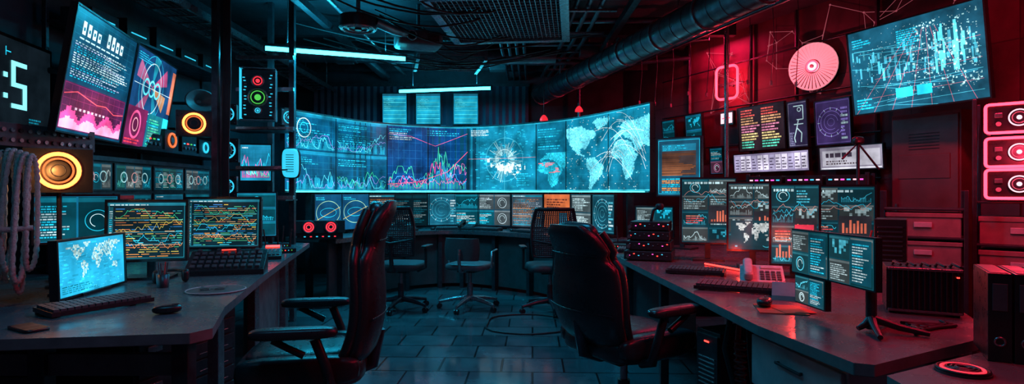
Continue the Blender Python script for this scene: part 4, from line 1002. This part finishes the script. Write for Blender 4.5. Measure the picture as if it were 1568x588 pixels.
def shelf(x,y,yaw,w,d,h,levels,boxes,name='metal_shelving_unit'):
    b=MB(name,frame(x,y,0,yaw))
    for sx in (-1,1):
        for sy in (0,1): b.b2(sx*w/2-.012,sx*w/2+.012,sy*d-.012,sy*d+.012,0,h,'dark_metal')
    for z in levels: b.b2(-w/2,w/2,0,d,z-.015,z,'dark_metal')
    for sx in (-1,1): b.cyl((sx*w/2,0,.1),(sx*w/2,d,h-.1),.006,'dark_metal',6)
    for (z,hh) in boxes:
        b.b2(-w/2+.025,w/2-.025,.01,d-.02,z+.001,z+hh*.82,'storage_box'); b.b2(-w/2+.018,w/2-.018,.004,d-.015,z+hh*.82,z+hh,'storage_box'); b.b2(-.05,.05,.0,.008,z+hh*.4,z+hh*.62,'pale_plastic')
    b.done(.003)
shelf(2.74,3.92,-35,.46,.34,1.26,[.2,.5,.77,.95,1.14],[(.2,.24),(.5,.2),(.77,.15),(.95,.16)])
shelf(3.22,3.72,-42,.46,.34,1.86,[.2,.45,.69,.91,1.19],[(.2,.2),(.45,.2),(.69,.18),(.91,.18)])
for zc in (1.30,1.50,1.715):
    b=MB('neon_instrument_unit',frame(3.16,3.66,zc,-42)); b.box(0,.13,0,.34,.24,.18,'black_plastic')
    P=[]
    for (cx,cz,a0) in ((.145,.07,0),(-.145,.07,90),(-.145,-.07,180),(.145,-.07,270)):
        for k in range(4): a=math.radians(a0+30*k); P.append((cx+.02*math.cos(a),-.004,cz+.02*math.sin(a)))
    b.tube(P,.009,'neon_pink',8,closed=True)
    b.cyl((0,.01,0),(0,-.01,0),.055,'dark_metal',24); b.ring((0,-.012,0),.05,.004,'neon_white'); b.ring((0,-.012,0),.034,.003,'pale_plastic'); b.cyl((0,-.01,0),(0,-.018,0),.014,'neon_white',12)
    for s in (-1,1):
        b.box(s*.10,-.002,.02,.04,.012,.03,'steel'); b.cyl((s*.10,0,-.035),(s*.10,-.015,-.035),.014,'pale_plastic',12)
    if zc>1.4: b.box(-.15,.13,-.099,.02,.2,.016,'dark_metal'); b.box(.15,.13,-.099,.02,.2,.016,'dark_metal')
    b.done(.003)
b=MB('tripod_stand',frame(2.62,4.45,0,0)); b.cyl((0,0,.5),(0,0,1.62),.012,'dark_metal',8); b.sell((0,0,1.64),(.08,.06,.06),'black_plastic',.6)
b.tube([(-.12,0,1.5),(0,0,1.62),(.16,0,1.42)],.008,'dark_metal',6)
for k in range(3): a=k*2.094; b.cyl((0,0,.62),(.32*math.cos(a),.32*math.sin(a),.012),.01,'dark_metal',8)
b.done()
b=MB('server_case',frame(1.68,2.40,.7505,-28)); b.box(0,.08,.10,.26,.2,.18,'black_plastic')
for i in range(13): b.box(-.11+i*.0183,-.026,.10,.006,.012,.16,'dark_metal')
for z in (.015,.185): b.box(0,-.026,z,.25,.014,.01,'steel')
for sx in (-.11,.11): b.box(sx,.08,.005,.02,.18,.01,'black_plastic')
b.box(.11,-.03,.16,.01,.006,.006,'led_red')
for i in range(5): b.tube([(-.10+i*.05,.08,.19),(-.10+i*.05,.02,.21),(-.08+i*.05,-.02,.2)],.006,'cable_rubber',6)
b.done(.002)
b=MB('computer_tower',frame(1.93,3.0,.7505,-35)); b.b2(-.07,.07,0,.22,.01,.36,'black_plastic')
for i in range(12): b.b2(-.055,.055,-.008,.0,.05+i*.024,.06+i*.024,'dark_metal')
b.b2(-.07,.07,.0,.22,0,.01,'grey_plastic'); b.tube([(-.08,.0,.3),(-.10,-.03,.2),(-.09,-.02,.02)],.006,'cable_red',6); b.done(.003)
b=MB('desk_cables')
for k in range(5):
    b.tube([(1.40+.04*k,2.04+.03*k,.757),(1.47,2.10+.03*k,.757),(1.55+.02*k,2.14+.01*k,.757),(1.64,2.17+.02*k,.757)],.006,'cable_rubber',6)
b.done()
b=MB('side_table'); b.prism([(1.02,1.60),(1.76,1.99),(2.3,2.0),(2.3,1.1),(.98,1.1)],.712,.75,'desk_edge','desk_top_rose')
for (x,y) in ((1.08,1.2),(2.2,1.2),(2.2,1.9),(1.72,1.88)): b.b2(x-.025,x+.025,y-.025,y+.025,0,.712,'dark_metal')
b.done(.003)
b=MB('ring_binders',frame(1.51,1.68,.7505,-30))
for i in range(4):
    x=-.09+i*.062; b.b2(x-.028,x+.028,0,.24,0,.26,'black_plastic'); b.b2(x-.018,x+.018,-.003,0,.15,.23,'grey_plastic'); b.ring((x,-.002,.06),.012,.003,'steel'); b.b2(x-.022,x+.022,.01,.235,.258,.262,'grey_plastic')
b.done(.003)
b=MB('coiled_puck_charger',frame(1.25,1.63,.7505)); 
for k in range(5): b.ring((0,0,.009+.001*k),.060-.011*k,.004,'glow_red' if k==1 else 'black_plastic','z')
b.cyl((0,0,0),(0,0,.006),.066,'dark_metal',28); b.done()

# ------------------------------------------------------------ lights
def area(name,x,y,z,sx,sy,p,c,rot=(0,0,0)):
    l=bpy.data.lights.new(name,'AREA'); l.shape='RECTANGLE'; l.size=sx;l.size_y=sy;l.energy=p;l.color=c
    o=bpy.data.objects.new(name,l); sc.collection.objects.link(o); o.location=(x,y,z); o.rotation_euler=[math.radians(a) for a in rot]; return o
def point(name,x,y,z,p,c,r=.05):
    l=bpy.data.lights.new(name,'POINT'); l.energy=p;l.color=c;l.shadow_soft_size=r
    o=bpy.data.objects.new(name,l); sc.collection.objects.link(o); o.location=(x,y,z); return o
area('tube_lamp_light',-1.72,5.82,2.59,1.2,.03,46,(.015,.62,1),(0,0,20))
area('tube_lamp_light',-.90,7.87,2.59,1.2,.03,36,(.015,.60,1),(0,0,-11))
area('added_ceiling_uplight',-1.72,5.82,2.69,1.2,.03,14,(.02,.62,1),(180,0,20))  # uplights added over the tubes to brighten the ceiling
area('added_ceiling_uplight',-.90,7.87,2.69,1.2,.03,16,(.02,.62,1),(180,0,-11))
area('cyan_fill_light',-.9,1.2,3.09,.86,.24,13,(.02,.50,.95),(0,0,0))  # added cyan fill from overhead, out of view
area('cyan_fill_light',.0,3.7,3.09,.86,.24,28,(.015,.50,.95),(0,0,0))
area('red_fill_light',2.45,3.2,3.09,.86,.24,60,(1,.012,.06),(0,0,-65))  # red fill lights added overhead to wash the right side
area('red_fill_light',2.1,1.2,3.09,.86,.24,28,(1,.02,.07),(0,0,0))
area('red_fill_light',2.35,7.0,3.05,.6,.2,14,(1,.015,.10),(0,0,-65))
point('monitor_strip_light',1.42,3.62,.84,2.8,(1,.04,.025),.02)
point('monitor_strip_light',1.45,2.98,.98,3.0,(1,.04,.03),.02)
x,y=onA(.447,.3); point('neon_light',x,y,2.53,14,(1,.03,.07),.01)
x,y=onA(.672,.35); point('fan_light',x,y,2.5,5,(1,.06,.12),.01)
point('neon_unit_light',2.98,3.42,1.5,10,(1,.03,.08),.01)
point('ring_lamp_light',-2.27,2.88,1.36,2.4,(1,.35,.09),.01)
w=bpy.data.worlds.new('World'); sc.world=w; w.use_nodes=True; w.node_tree.nodes['Background'].inputs[0].default_value=(.02,.06,.09,1); w.node_tree.nodes['Background'].inputs[1].default_value=.08

cam=bpy.data.cameras.new('camera'); cam.sensor_width=36; cam.lens=36*900/1568; cam.clip_start=.05
co=bpy.data.objects.new('camera',cam); sc.collection.objects.link(co); co.location=(0,0,1.25); co.rotation_euler=(math.radians(90),0,0); sc.camera=co
